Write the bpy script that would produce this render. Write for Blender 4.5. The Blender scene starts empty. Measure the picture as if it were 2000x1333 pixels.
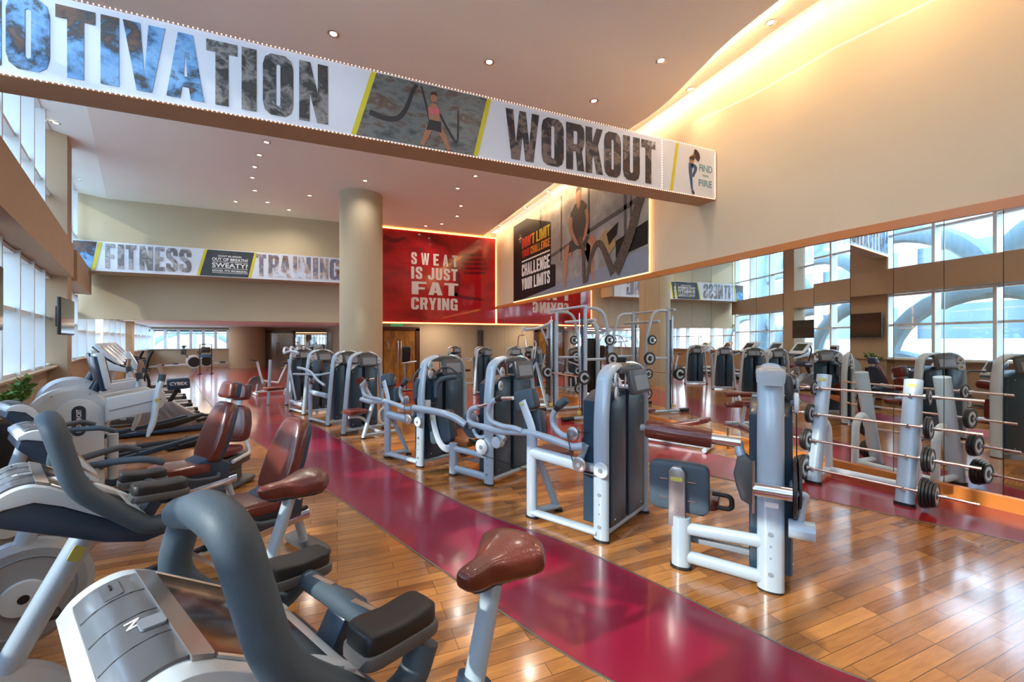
import bpy, bmesh, math, random
from mathutils import Vector, Matrix, Euler
random.seed(7)
R = math.radians
PI = math.pi
sc = bpy.context.scene
COL = sc.collection

# ---------------------------------------------------------------- camera
cam_d = bpy.data.cameras.new('camera'); cam = bpy.data.objects.new('camera', cam_d); COL.objects.link(cam)
cam.location = (0, 0, 1.70); cam.rotation_euler = (R(90), 0, R(-22.6))
cam_d.sensor_width = 36; cam_d.lens = 820 / 2000 * 36; cam_d.clip_start = 0.02; cam_d.clip_end = 600
sc.camera = cam

# ---------------------------------------------------------------- view
sc.view_settings.view_transform = 'Standard'; sc.view_settings.look = 'None'
sc.view_settings.gamma = 1; sc.view_settings.use_curve_mapping = False
sc.view_settings.exposure = 0.55

# ---------------------------------------------------------------- world: hazy bright morning sky
w = bpy.data.worlds.new('sky'); sc.world = w; w.use_nodes = True
nt = w.node_tree; nt.nodes.clear()
o_ = nt.nodes.new('ShaderNodeOutputWorld'); b_ = nt.nodes.new('ShaderNodeBackground')
g_ = nt.nodes.new('ShaderNodeTexCoord'); s_ = nt.nodes.new('ShaderNodeSeparateXYZ'); r_ = nt.nodes.new('ShaderNodeValToRGB')
nt.links.new(g_.outputs['Generated'], s_.inputs[0]); nt.links.new(s_.outputs['Z'], r_.inputs[0])
r_.color_ramp.elements[0].position = 0.0; r_.color_ramp.elements[0].color = (0.62, 0.76, 0.88, 1)
r_.color_ramp.elements[1].position = 0.7; r_.color_ramp.elements[1].color = (0.42, 0.66, 1.0, 1)
e_ = r_.color_ramp.elements.new(0.12); e_.color = (0.75, 0.88, 1.0, 1)
nt.links.new(r_.outputs[0], b_.inputs[0]); b_.inputs[1].default_value = 6.2
nt.links.new(b_.outputs[0], o_.inputs[0])

# ---------------------------------------------------------------- sun, low through the window wall
sd = bpy.data.lights.new('sun', 'SUN'); sd.energy = 4.0; sd.angle = R(0.8); sd.color = (1.0, 0.90, 0.74)
sun = bpy.data.objects.new('sun', sd); COL.objects.link(sun)
sun.rotation_euler = Vector((0.86, 0.12, -0.46)).to_track_quat('-Z', 'Y').to_euler()

# ---------------------------------------------------------------- helpers
def tag(o, label=None, cat=None, group=None, kind=None):
    if label: o['label'] = label
    if cat: o['category'] = cat
    if group: o['group'] = group
    if kind: o['kind'] = kind
    return o

def empty(name, loc=(0, 0, 0), rz=0.0, label=None, cat=None, group=None):
    o = bpy.data.objects.new(name, None); COL.objects.link(o)
    o.location = loc; o.rotation_euler = (0, 0, rz); o.empty_display_size = 0.1
    return tag(o, label, cat, group)

def copy_tree(o, parent=None):
    c = o.copy(); COL.objects.link(c)
    c.parent = parent
    for ch in [x for x in COL.objects if x.parent == o]:
        copy_tree(ch, c)
    return c

def place(proto, first, loc, rz, label, group=None):
    o = proto if first else copy_tree(proto)
    o.location = loc; o.rotation_euler = (0, 0, rz); o['label'] = label
    if group: o['group'] = group
    return o

def smooth_path(pts, n=6, closed=False):
    P = [Vector(p) for p in pts]
    if len(P) < 3: return P
    out = []; N = len(P)
    rng = range(N) if closed else range(N - 1)
    for i in rng:
        p0 = P[(i - 1) % N] if (closed or i > 0) else P[0] * 2 - P[1]
        p1 = P[i]; p2 = P[(i + 1) % N]
        p3 = P[(i + 2) % N] if (closed or i + 2 < N) else p2 * 2 - p1
        # centripetal-like tension to avoid overshoot
        for k in range(n):
            t = k / n
            out.append(0.5 * ((2 * p1) + (p2 - p0) * t + (2 * p0 - 5 * p1 + 4 * p2 - p3) * t * t + (3 * p1 - p0 - 3 * p2 + p3) * t ** 3))
    if not closed: out.append(P[-1])
    return out

def round_path(pts, rad=0.06, n=5):
    """polyline with filleted corners"""
    P = [Vector(p) for p in pts]; out = [P[0]]
    for i in range(1, len(P) - 1):
        a = P[i - 1] - P[i]; b = P[i + 1] - P[i]
        r = min(rad, a.length * 0.49, b.length * 0.49)
        s = P[i] + a.normalized() * r; e = P[i] + b.normalized() * r
        for k in range(n + 1):
            t = k / n
            out.append((1 - t) ** 2 * s + 2 * t * (1 - t) * P[i] + t * t * e)
    out.append(P[-1])
    return out

class MB:
    def __init__(self): self.bm = bmesh.new()
    def _add(self, verts, faces):
        vs = [self.bm.verts.new(v) for v in verts]
        for f in faces:
            try: self.bm.faces.new([vs[i] for i in f])
            except ValueError: pass
        return vs
    def box(self, c, s, rot=None, bev=0.0, seg=2):
        b = bmesh.new(); bmesh.ops.create_cube(b, size=1)
        for v in b.verts: v.co = Vector((v.co.x * s[0], v.co.y * s[1], v.co.z * s[2]))
        if bev > 0: bmesh.ops.bevel(b, geom=list(b.edges), offset=min(bev, min(s) * 0.48), segments=seg, affect='EDGES', profile=0.5)
        M = Matrix.Translation(Vector(c))
        if rot is not None:
            M = M @ (rot.to_4x4() if isinstance(rot, Matrix) else Euler(rot).to_matrix().to_4x4())
        for v in b.verts: v.co = M @ v.co
        self._merge(b); return self
    def _merge(self, b):
        m = {}
        for v in b.verts: m[v.index] = None
        b.verts.index_update()
        vs = [self.bm.verts.new(v.co) for v in b.verts]
        for f in b.faces:
            try: self.bm.faces.new([vs[v.index] for v in f.verts])
            except ValueError: pass
        b.free()
    def beam(self, p0, p1, wd, ht, bev=0.006, up=(0, 0, 1)):
        p0 = Vector(p0); p1 = Vector(p1); d = p1 - p0; L = d.length; x = d.normalized(); u = Vector(up)
        y = u.cross(x)
        if y.length < 1e-4: y = Vector((0, 1, 0)).cross(x)
        y.normalize(); z = x.cross(y)
        M = Matrix((x, y, z)).transposed()
        return self.box((p0 + p1) / 2, (L, wd, ht), M, bev)
    def tube(self, pts, r, seg=12, closed=False, ry=None, up=(0, 0, 1), cap=True, radii=None):
        P = [Vector(p) for p in pts]; N = len(P); ry = ry or r
        T = []
        for i in range(N):
            a = P[(i - 1) % N] if (closed or i > 0) else P[i]
            b = P[(i + 1) % N] if (closed or i < N - 1) else P[i]
            t = (b - a); T.append(t.normalized() if t.length > 1e-9 else Vector((0, 0, 1)))
        n = Vector(up); n = n - T[0] * n.dot(T[0])
        if n.length < 1e-3:
            n = Vector((0, 1, 0)) - T[0] * T[0].y
            if n.length < 1e-3: n = Vector((1, 0, 0)) - T[0] * T[0].x
        n.normalize(); rings = []
        for i in range(N):
            if i > 0:
                q = T[i - 1].rotation_difference(T[i]); n = q @ n
                n = (n - T[i] * n.dot(T[i])).normalized()
            bn = T[i].cross(n); k = radii[i] if radii else 1.0
            rings.append([self.bm.verts.new(P[i] + n * (math.cos(2 * PI * j / seg) * r * k) + bn * (math.sin(2 * PI * j / seg) * ry * k)) for j in range(seg)])
        m = N if closed else N - 1
        for i in range(m):
            A = rings[i]; B = rings[(i + 1) % N]
            for j in range(seg):
                try: self.bm.faces.new([A[j], A[(j + 1) % seg], B[(j + 1) % seg], B[j]])
                except ValueError: pass
        if cap and not closed:
            try: self.bm.faces.new(list(reversed(rings[0]))); self.bm.faces.new(rings[-1])
            except ValueError: pass
        return self
    def cyl(self, p0, p1, r, r1=None, seg=20):
        r1 = r if r1 is None else r1
        return self.tube([p0, p1], r, seg, radii=[1.0, r1 / r])
    def lathe(self, prof, o=(0, 0, 0), axis=(0, 0, 1), seg=28, ring=False):
        """prof: list of (radius, height) along axis"""
        ax = Vector(axis).normalized(); o = Vector(o)
        q = Vector((0, 0, 1)).rotation_difference(ax).to_matrix()
        rings = []
        for (r, h) in prof:
            rings.append([self.bm.verts.new(o + q @ Vector((math.cos(2 * PI * j / seg) * max(r, 1e-4), math.sin(2 * PI * j / seg) * max(r, 1e-4), h))) for j in range(seg)])
        for a, b in zip(rings[:-1], rings[1:]):
            for j in range(seg):
                self.bm.faces.new([a[j], a[(j + 1) % seg], b[(j + 1) % seg], b[j]])
        if ring:
            a, b = rings[-1], rings[0]
            for j in range(seg): self.bm.faces.new([a[j], a[(j + 1) % seg], b[(j + 1) % seg], b[j]])
            return self
        if prof[0][0] > 1e-3: self.bm.faces.new(list(reversed(rings[0])))
        if prof[-1][0] > 1e-3: self.bm.faces.new(rings[-1])
        return self
    def prism(self, outline, o, u, v, th, bev=0.0):
        """extruded outline: points o + a*u + b*v, thickness th centred"""
        o = Vector(o); u = Vector(u).normalized(); v = Vector(v).normalized(); n = u.cross(v)
        b = bmesh.new()
        A = [b.verts.new(o + u * p[0] + v * p[1] - n * th / 2) for p in outline]
        B = [b.verts.new(o + u * p[0] + v * p[1] + n * th / 2) for p in outline]
        b.faces.new(list(reversed(A))); b.faces.new(B)
        N = len(A)
        for i in range(N): b.faces.new([A[i], A[(i + 1) % N], B[(i + 1) % N], B[i]])
        bmesh.ops.recalc_face_normals(b, faces=b.faces)
        if bev > 0:
            ed = [e for e in b.edges if abs((e.verts[1].co - e.verts[0].co).normalized().dot(n)) < 0.5]
            bmesh.ops.bevel(b, geom=ed, offset=bev, segments=2, affect='EDGES', profile=0.5)
        self._merge(b); return self
    def pad(self, c, s, rot=None, e=0.35, nu=20, nv=12, taper=None):
        """superellipsoid cushion; taper(x,y,z in -1..1)->scaled vec"""
        f = lambda t, p: math.copysign(abs(t) ** p, t)
        M = Matrix.Translation(Vector(c))
        if rot is not None: M = M @ (rot.to_4x4() if isinstance(rot, Matrix) else Euler(rot).to_matrix().to_4x4())
        rows = []
        for i in range(nv + 1):
            th = -PI / 2 + PI * i / nv; row = []
            for j in range(nu):
                ph = 2 * PI * j / nu
                p = Vector((f(math.cos(th), e) * f(math.cos(ph), e), f(math.cos(th), e) * f(math.sin(ph), e), f(math.sin(th), e)))
                if taper: p = Vector(taper(p))
                row.append(self.bm.verts.new(M @ Vector((p.x * s[0] / 2, p.y * s[1] / 2, p.z * s[2] / 2))))
            rows.append(row)
        for a, b in zip(rows[:-1], rows[1:]):
            for j in range(nu):
                try: self.bm.faces.new([a[j], a[(j + 1) % nu], b[(j + 1) % nu], b[j]])
                except ValueError: pass
        return self
    def quad(self, pts):
        self._add([Vector(p) for p in pts], [list(range(len(pts)))]); return self
    def build(self, name, mat, parent=None, smooth=True, weld=True, angle=38):
        bm = self.bm
        if weld: bmesh.ops.remove_doubles(bm, verts=bm.verts, dist=1e-5)
        bmesh.ops.recalc_face_normals(bm, faces=bm.faces)
        me = bpy.data.meshes.new(name); bm.to_mesh(me); bm.free()
        me.materials.append(mat)
        if smooth:
            me.shade_smooth(); me.set_sharp_from_angle(angle=R(angle))
        o = bpy.data.objects.new(name, me); COL.objects.link(o)
        if parent is not None: o.parent = parent
        return o

def oval(w_, h_, n=24, e=1.0):
    f = lambda t: math.copysign(abs(t) ** e, t)
    return [(w_ / 2 * f(math.cos(2 * PI * k / n)), h_ / 2 * f(math.sin(2 * PI * k / n))) for k in range(n)]

def rrect(w_, h_, r, n=5):
    pts = []
    for cx, cy, a0 in ((w_/2-r, h_/2-r, 0), (-w_/2+r, h_/2-r, 90), (-w_/2+r, -h_/2+r, 180), (w_/2-r, -h_/2+r, 270)):
        for k in range(n + 1):
            a = R(a0 + 90 * k / n); pts.append((cx + r * math.cos(a), cy + r * math.sin(a)))
    return pts

def text(name, s, o, u, v, w_, h_, mat, parent=None, bold=0.0, ex=0.002, spacing=1.0):
    """lettering fitted to a w_ x h_ box whose lower left corner is o, u right, v up"""
    cu = bpy.data.curves.new(name, 'FONT'); cu.body = s; cu.size = 1; cu.offset = bold; cu.extrude = 0
    cu.space_character = spacing; cu.resolution_u = 3
    t = bpy.data.objects.new(name, cu); COL.objects.link(t)
    dg = bpy.context.evaluated_depsgraph_get(); dg.update()
    me = bpy.data.meshes.new_from_object(t.evaluated_get(dg))
    bpy.data.objects.remove(t); bpy.data.curves.remove(cu)
    xs = [q.co.x for q in me.vertices]; ys = [q.co.y for q in me.vertices]
    x0, x1, y0, y1 = min(xs), max(xs), min(ys), max(ys)
    o = Vector(o); u = Vector(u).normalized(); v = Vector(v).normalized(); n = u.cross(v)
    for q in me.vertices:
        a = (q.co.x - x0) / max(x1 - x0, 1e-5) * w_; b = (q.co.y - y0) / max(y1 - y0, 1e-5) * h_
        q.co = o + u * a + v * b
    bm = bmesh.new(); bm.from_mesh(me)
    r = bmesh.ops.extrude_face_region(bm, geom=list(bm.faces))
    for g in r['geom']:
        if isinstance(g, bmesh.types.BMVert): g.co += n * ex
    bmesh.ops.recalc_face_normals(bm, faces=bm.faces)
    bm.to_mesh(me); bm.free(); me.shade_flat(); me.materials.clear(); me.materials.append(mat); me.name = name
    ob = bpy.data.objects.new(name, me); COL.objects.link(ob)
    if parent is not None: ob.parent = parent
    return ob

BLOCK = {
 'I': [(0,0),(1,0),(1,1),(0,1)],
 'T': [(.29,0),(.71,0),(.71,.82),(1,.82),(1,1),(0,1),(0,.82),(.29,.82)],
 'F': [(0,0),(.45,0),(.45,.40),(.88,.40),(.88,.57),(.45,.57),(.45,.83),(1,.83),(1,1),(0,1)],
 'E': [(0,0),(1,0),(1,.17),(.45,.17),(.45,.42),(.88,.42),(.88,.58),(.45,.58),(.45,.83),(1,.83),(1,1),(0,1)],
 'N': [(0,0),(.36,0),(.36,.48),(.62,0),(1,0),(1,1),(.64,1),(.64,.5),(.38,1),(0,1)],
 'M': [(0,0),(.26,0),(.26,.6),(.42,0),(.58,0),(.74,.6),(.74,0),(1,0),(1,1),(.70,1),(.5,.38),(.30,1),(0,1)],
 'V': [(.32,0),(.68,0),(1,1),(.60,1),(.5,.22),(.40,1),(0,1)],
 'W': [(.17,0),(.42,0),(.5,.5),(.58,0),(.83,0),(1,1),(.78,1),(.70,.35),(.60,1),(.40,1),(.30,.35),(.22,1),(0,1)],
 'A': [(0,0),(.36,0),(.41,.18),(.499,.18),(.499,.34),(.45,.34),(.5,.75),(.55,.34),(.501,.34),(.501,.18),(.59,.18),(.64,0),(1,0),(.7,1),(.3,1)],
 'K': [(0,0),(.38,0),(.38,.30),(.45,.40),(.62,0),(1,0),(.70,.62),(.98,1),(.62,1),(.38,.66),(.38,1),(0,1)],
 'R': [(0,0),(.38,0),(.38,.40),(.429,.40),(.429,.56),(.40,.56),(.40,.84),(.58,.84),(.61,.80),(.61,.60),(.58,.56),(.431,.56),(.431,.40),(.52,.40),(.62,0),(1,0),(.86,.42),(.97,.54),(1,.62),(1,.84),(.95,.94),(.80,1),(0,1)],
 'U': [(0,1),(0,.20),(.07,.07),(.26,0),(.74,0),(.93,.07),(1,.20),(1,1),(.60,1),(.60,.20),(.5,.16),(.40,.20),(.40,1)],
 'O': [(.26,0),(.499,0),(.499,.155),(.43,.18),(.43,.82),(.5,.845),(.57,.82),(.57,.18),(.501,.155),(.501,0),(.74,0),(.93,.07),(1,.20),(1,.80),(.93,.93),(.74,1),(.26,1),(.07,.93),(0,.80),(0,.20),(.07,.07)],
 'S': [(1,.66),(1,.80),(.93,.93),(.74,1),(.26,1),(.07,.93),(0,.80),(0,.66),(.10,.55),(.60,.34),(.62,.22),(.58,.17),(.42,.17),(.38,.22),(.38,.34),(0,.34),(0,.20),(.07,.07),(.26,0),(.74,0),(.93,.07),(1,.20),(1,.36),(.90,.47),(.40,.68),(.38,.78),(.42,.83),(.58,.83),(.62,.78),(.62,.66)],
 'G': [(1,.66),(1,.80),(.93,.93),(.74,1),(.26,1),(.07,.93),(0,.80),(0,.20),(.07,.07),(.26,0),(.60,0),(.70,.06),(.72,0),(1,0),(1,.52),(.55,.52),(.55,.38),(.62,.38),(.62,.20),(.5,.16),(.40,.20),(.40,.80),(.5,.84),(.61,.80),(.61,.66)],
}
BLOCK.update({
 'J': [(0,.34),(0,.20),(.07,.07),(.26,0),(.74,0),(.93,.07),(1,.20),(1,1),(.60,1),(.60,.20),(.5,.16),(.40,.20),(.40,.34)],
 'C': [(1,.66),(1,.80),(.93,.93),(.74,1),(.26,1),(.07,.93),(0,.80),(0,.20),(.07,.07),(.26,0),(.74,0),(.93,.07),(1,.20),(1,.36),(.61,.36),(.61,.20),(.5,.16),(.40,.20),(.40,.80),(.5,.84),(.61,.80),(.61,.66)],
 'Y': [(.31,0),(.69,0),(.69,.38),(1,1),(.62,1),(.5,.62),(.38,1),(0,1),(.31,.38)],
 'L': [(0,0),(1,0),(1,.17),(.42,.17),(.42,1),(0,1)],
 'H': [(0,0),(.37,0),(.37,.42),(.63,.42),(.63,0),(1,0),(1,1),(.63,1),(.63,.60),(.37,.60),(.37,1),(0,1)],
 'D': [(0,0),(.429,0),(.429,.16),(.38,.16),(.38,.84),(.54,.84),(.62,.78),(.62,.22),(.54,.16),(.431,.16),(.431,0),(.72,0),(.93,.08),(1,.22),(1,.78),(.93,.92),(.72,1),(0,1)],
 "'": [(0,.68),(.6,.68),(1,1),(0,1)],
})
WIDE = {'I': .45, 'M': 1.35, 'W': 1.45, "'": .28, ' ': .38}
def block_word(s, o, u, w_, h_, m, parent, gap=.12):
    n_ = Vector(u).normalized(); tot = sum(WIDE.get(c, 1.0) for c in s) + gap * (len(s) - 1); k = w_ / tot; x = 0
    for c in s:
        if c != ' ': block_letter(c, Vector(o) + n_ * x * k, WIDE.get(c, 1.0) * k, h_, m, parent, n_)
        x += WIDE.get(c, 1.0) + gap
def block_letter(ch, o, w_, h_, m, parent, u=Vector((1, 0, 0))):
    """heavy condensed capital, lower left corner o, reading along u"""
    b = MB(); pts = [(x * w_, y * h_) for x, y in BLOCK[ch]]; nn = u.cross(Vector((0, 0, 1)))
    A = [b.bm.verts.new(Vector(o) + u * x + nn * .003 + Vector((0, 0, z))) for x, z in pts]; f = b.bm.faces.new(A)
    r = bmesh.ops.extrude_face_region(b.bm, geom=[f])
    for g in r['geom']:
        if isinstance(g, bmesh.types.BMVert): g.co -= nn * .003
    bmesh.ops.triangulate(b.bm, faces=[q for q in b.bm.faces if len(q.verts) > 4])
    return b.build('letter', m, parent, smooth=False, weld=False)

# ---------------------------------------------------------------- materials
def mat(name, col, rough=0.5, metal=0.0, coat=0.0, spec=0.5, emit=None, es=0.0, var=0.0, vs=4.0, bump=0.0, bs=40.0):
    m = bpy.data.materials.new(name); m.use_nodes = True; t = m.node_tree; b = t.nodes['Principled BSDF']
    b.inputs['Base Color'].default_value = (*col, 1); b.inputs['Roughness'].default_value = rough
    b.inputs['Metallic'].default_value = metal; b.inputs['Coat Weight'].default_value = coat
    b.inputs['Coat Roughness'].default_value = 0.12
    b.inputs['Specular IOR Level'].default_value = spec
    if emit: b.inputs['Emission Color'].default_value = (*emit, 1); b.inputs['Emission Strength'].default_value = es
    tc = t.nodes.new('ShaderNodeTexCoord')
    nz = t.nodes.new('ShaderNodeTexNoise'); nz.inputs['Scale'].default_value = vs; nz.inputs['Detail'].default_value = 3
    t.links.new(tc.outputs['Object'], nz.inputs['Vector'])
    if True:
        v = max(var, 0.04)
        hs = t.nodes.new('ShaderNodeMapRange'); hs.inputs['To Min'].default_value = 1 - v; hs.inputs['To Max'].default_value = 1 + v
        mx = t.nodes.new('ShaderNodeVectorMath'); mx.operation = 'SCALE'; mx.inputs[0].default_value = col
        t.links.new(nz.outputs['Fac'], hs.inputs['Value']); t.links.new(hs.outputs[0], mx.inputs['Scale']); t.links.new(mx.outputs[0], b.inputs['Base Color'])
    if bump > 0:
        n2 = t.nodes.new('ShaderNodeTexNoise'); n2.inputs['Scale'].default_value = bs; n2.inputs['Detail'].default_value = 2
        bp = t.nodes.new('ShaderNodeBump'); bp.inputs['Strength'].default_value = bump; bp.inputs['Distance'].default_value = 0.01
        t.links.new(tc.outputs['Object'], n2.inputs['Vector']); t.links.new(n2.outputs['Fac'], bp.inputs['Height']); t.links.new(bp.outputs[0], b.inputs['Normal'])
    return m

def wood_mat(name, dark, light, rowh=0.09, length=0.62, rough=0.16, coat=0.5, rot=0.0):
    m = bpy.data.materials.new(name); m.use_nodes = True; t = m.node_tree; b = t.nodes['Principled BSDF']; L = t.links
    tc = t.nodes.new('ShaderNodeTexCoord'); mp = t.nodes.new('ShaderNodeMapping'); mp.inputs['Rotation'].default_value = (0, 0, rot)
    L.new(tc.outputs['Object'], mp.inputs[0])
    br = t.nodes.new('ShaderNodeTexBrick'); br.inputs['Scale'].default_value = 1.0
    br.inputs['Brick Width'].default_value = length; br.inputs['Row Height'].default_value = rowh
    br.inputs['Mortar Size'].default_value = 0.0016; br.inputs['Mortar Smooth'].default_value = 0.1; br.offset = 0.37; br.offset_frequency = 3
    br.inputs['Color1'].default_value = (0, 0, 0, 1); br.inputs['Color2'].default_value = (1, 1, 1, 1); br.inputs['Mortar'].default_value = (0.5, 0.5, 0.5, 1)
    br.inputs['Bias'].default_value = 0.0
    L.new(mp.outputs[0], br.inputs['Vector'])
    nz = t.nodes.new('ShaderNodeTexNoise'); nz.inputs['Scale'].default_value = 3.0; nz.inputs['Detail'].default_value = 6; nz.inputs['Distortion'].default_value = 0.6
    m2 = t.nodes.new('ShaderNodeMapping'); m2.inputs['Scale'].default_value = (1.6, 14, 1); L.new(mp.outputs[0], m2.inputs[0])
    # shift the grain per plank
    ad = t.nodes.new('ShaderNodeVectorMath'); ad.operation = 'ADD'
    sc_ = t.nodes.new('ShaderNodeVectorMath'); sc_.operation = 'SCALE'; sc_.inputs['Scale'].default_value = 13.0
    L.new(br.outputs['Color'], sc_.inputs[0]); L.new(m2.outputs[0], ad.inputs[0]); L.new(sc_.outputs[0], ad.inputs[1]); L.new(ad.outputs[0], nz.inputs['Vector'])
    mi = t.nodes.new('ShaderNodeMath'); mi.operation = 'MULTIPLY_ADD'; mi.inputs[1].default_value = 0.55
    sp = t.nodes.new('ShaderNodeSeparateColor'); L.new(br.outputs['Color'], sp.inputs[0]); L.new(sp.outputs[0], mi.inputs[0])
    mg = t.nodes.new('ShaderNodeMath'); mg.operation = 'MULTIPLY'; mg.inputs[1].default_value = 0.62; L.new(nz.outputs['Fac'], mg.inputs[0]); L.new(mg.outputs[0], mi.inputs[2])
    rp = t.nodes.new('ShaderNodeValToRGB'); rp.color_ramp.elements[0].color = (*dark, 1); rp.color_ramp.elements[0].position = 0.12
    rp.color_ramp.elements[1].color = (*light, 1); rp.color_ramp.elements[1].position = 0.92
    L.new(mi.outputs[0], rp.inputs[0])
    mx = t.nodes.new('ShaderNodeMix'); mx.data_type = 'RGBA'; L.new(br.outputs['Fac'], mx.inputs[0]); L.new(rp.outputs[0], mx.inputs[6]); mx.inputs[7].default_value = (dark[0] * .25, dark[1] * .25, dark[2] * .25, 1)
    L.new(mx.outputs[2], b.inputs['Base Color']); b.inputs['Roughness'].default_value = rough; b.inputs['Coat Weight'].default_value = coat; b.inputs['Coat Roughness'].default_value = 0.10
    return m

def photo_mat(name, cols, scale=3.0, seed=0.0, rough=0.35, stretch=(1, 1, 1)):
    """printed picture: blotches of the picture's own colours"""
    m = bpy.data.materials.new(name); m.use_nodes = True; t = m.node_tree; b = t.nodes['Principled BSDF']; L = t.links
    tc = t.nodes.new('ShaderNodeTexCoord'); mp = t.nodes.new('ShaderNodeMapping'); mp.inputs['Location'].default_value = (seed, seed * 1.7, seed * .3); mp.inputs['Scale'].default_value = stretch
    L.new(tc.outputs['Object'], mp.inputs[0])
    nz = t.nodes.new('ShaderNodeTexNoise'); nz.inputs['Scale'].default_value = scale; nz.inputs['Detail'].default_value = 9; nz.inputs['Roughness'].default_value = 0.62; nz.inputs['Distortion'].default_value = 0.35
    L.new(mp.outputs[0], nz.inputs['Vector'])
    rp = t.nodes.new('ShaderNodeValToRGB'); n = len(cols); cr = rp.color_ramp
    cr.elements[0].position = 0.30; cr.elements[0].color = (*cols[0], 1); cr.elements[1].position = 0.70; cr.elements[1].color = (*cols[-1], 1)
    for i in range(1, n - 1):
        e = cr.elements.new(0.30 + 0.40 * i / (n - 1)); e.color = (*cols[i], 1)
    L.new(nz.outputs['Fac'], rp.inputs[0]); L.new(rp.outputs[0], b.inputs['Base Color']); b.inputs['Roughness'].default_value = rough
    return m

def glass_mat(name, tint=(0.93, 0.97, 1.0)):
    m = bpy.data.materials.new(name); m.use_nodes = True; t = m.node_tree; t.nodes.clear(); L = t.links
    o = t.nodes.new('ShaderNodeOutputMaterial'); tr = t.nodes.new('ShaderNodeBsdfTransparent'); tr.inputs[0].default_value = (*tint, 1)
    gl = t.nodes.new('ShaderNodeBsdfGlossy'); gl.inputs['Roughness'].default_value = 0.02
    lw = t.nodes.new('ShaderNodeLayerWeight'); lw.inputs[0].default_value = 0.5
    pw = t.nodes.new('ShaderNodeMath'); pw.operation = 'POWER'; pw.inputs[1].default_value = 4.0; L.new(lw.outputs['Facing'], pw.inputs[0])
    mr = t.nodes.new('ShaderNodeMapRange'); mr.inputs['To Min'].default_value = 0.04; mr.inputs['To Max'].default_value = 0.9; L.new(pw.outputs[0], mr.inputs['Value'])
    mx = t.nodes.new('ShaderNodeMixShader'); L.new(mr.outputs[0], mx.inputs[0]); L.new(tr.outputs[0], mx.inputs[1]); L.new(gl.outputs[0], mx.inputs[2]); L.new(mx.outputs[0], o.inputs[0])
    return m

M = {}
M['wall'] = mat('cream_plaster', (0.60, 0.50, 0.355), 0.75, var=0.04, vs=1.5)
M['wall_back'] = mat('olive_beige_plaster', (0.49, 0.42, 0.29), 0.75, var=0.04, vs=1.5)
M['band'] = mat('tan_plaster', (0.43, 0.31, 0.20), 0.7, var=0.05, vs=1.5)
M['ceil'] = mat('white_ceiling_paint', (0.88, 0.885, 0.865), 0.8, var=0.02, vs=0.6)
M['floor'] = wood_mat('oiled_plank_floor', (0.16, 0.048, 0.011), (0.52, 0.225, 0.060))
M['red_floor'] = mat('crimson_vinyl', (0.26, 0.004, 0.034), 0.24, coat=0.35, var=0.06, vs=0.8)
M['red_sheen'] = mat('crimson_vinyl_sheen_tint', (0.27, 0.014, 0.018), 0.20, coat=0.4, var=0.08, vs=0.8)  # same crimson vinyl, warmer: tone of its reflections put into the colour
M['steel_strip'] = mat('dull_metal_strip', (0.22, 0.20, 0.17), 0.35, 0.8)
M['trim'] = mat('orange_brown_wood', (0.50, 0.17, 0.030), 0.35, coat=0.2, var=0.10, vs=6)
M['darkwood'] = mat('dark_brown_wood', (0.085, 0.030, 0.014), 0.35, coat=0.3, var=0.15, vs=6)
M['mirror'] = mat('mirror_silver', (0.88, 0.91, 0.89), 0.0, 1.0)
M['mirror'].node_tree.nodes['Principled BSDF'].inputs['Roughness'].default_value = 0.005
M['glass'] = glass_mat('clear_glass')
M['mullion'] = mat('white_aluminium', (0.72, 0.78, 0.80), 0.35, 0.1)
M['grey'] = mat('silver_grey_enamel', (0.42, 0.52, 0.61), 0.30, 0.10, coat=0.4)
M['greyd'] = mat('mid_grey_plastic', (0.23, 0.26, 0.30), 0.4)
M['shroud'] = mat('navy_black_shroud', (0.016, 0.042, 0.072), 0.38, coat=0.2)
M['navy'] = mat('navy_plastic', (0.020, 0.045, 0.085), 0.35, coat=0.2)
M['cap'] = mat('charcoal_plastic', (0.085, 0.085, 0.09), 0.42)
M['leather'] = mat('brown_leather', (0.135, 0.025, 0.016), 0.28, coat=0.35, var=0.12, vs=9, bump=0.12, bs=90)
M['black'] = mat('black_rubber', (0.012, 0.013, 0.015), 0.45)
M['foam'] = mat('slate_foam_grip', (0.052, 0.080, 0.108), 0.55, bump=0.06, bs=300)
M['chrome'] = mat('brushed_chrome', (0.70, 0.70, 0.72), 0.18, 1.0)
M['copper'] = mat('bar_steel', (0.72, 0.60, 0.54), 0.22, 1.0)
M['midgrey'] = mat('pewter_plastic', (0.30, 0.33, 0.36), 0.35, coat=0.2)
M['white'] = mat('pale_grey_plastic', (0.60, 0.68, 0.74), 0.3, coat=0.3)
M['silverp'] = mat('silver_plastic', (0.42, 0.40, 0.40), 0.28, 0.7)
M['hood'] = mat('smoked_silver_hood', (0.15, 0.155, 0.17), 0.34, 0.4, coat=0.25)
M['screen'] = mat('dark_screen_glass', (0.03, 0.025, 0.020), 0.14, coat=0.5)
M['yellow'] = mat('yellow_label', (0.55, 0.52, 0.12), 0.5)
M['ink'] = mat('dark_ink', (0.03, 0.03, 0.035), 0.5)
M['whiteink'] = mat('white_ink', (0.80, 0.80, 0.80), 0.5)
M['banner'] = mat('white_banner_vinyl', (0.66, 0.71, 0.80), 0.35)
M['yel'] = mat('yellow_vinyl', (0.62, 0.55, 0.02), 0.4)
M['led'] = mat('warm_led', (1, 0.8, 0.6), 0.5, emit=(1.0, 0.62, 0.36), es=9.0)
M['led_orange'] = mat('orange_led', (1, 0.5, 0.2), 0.5, emit=(1.0, 0.36, 0.08), es=7.0)
M['bulb'] = mat('bulb_white', (1, 0.9, 0.8), 0.5, emit=(1.0, 0.52, 0.30), es=3.0)
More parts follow.
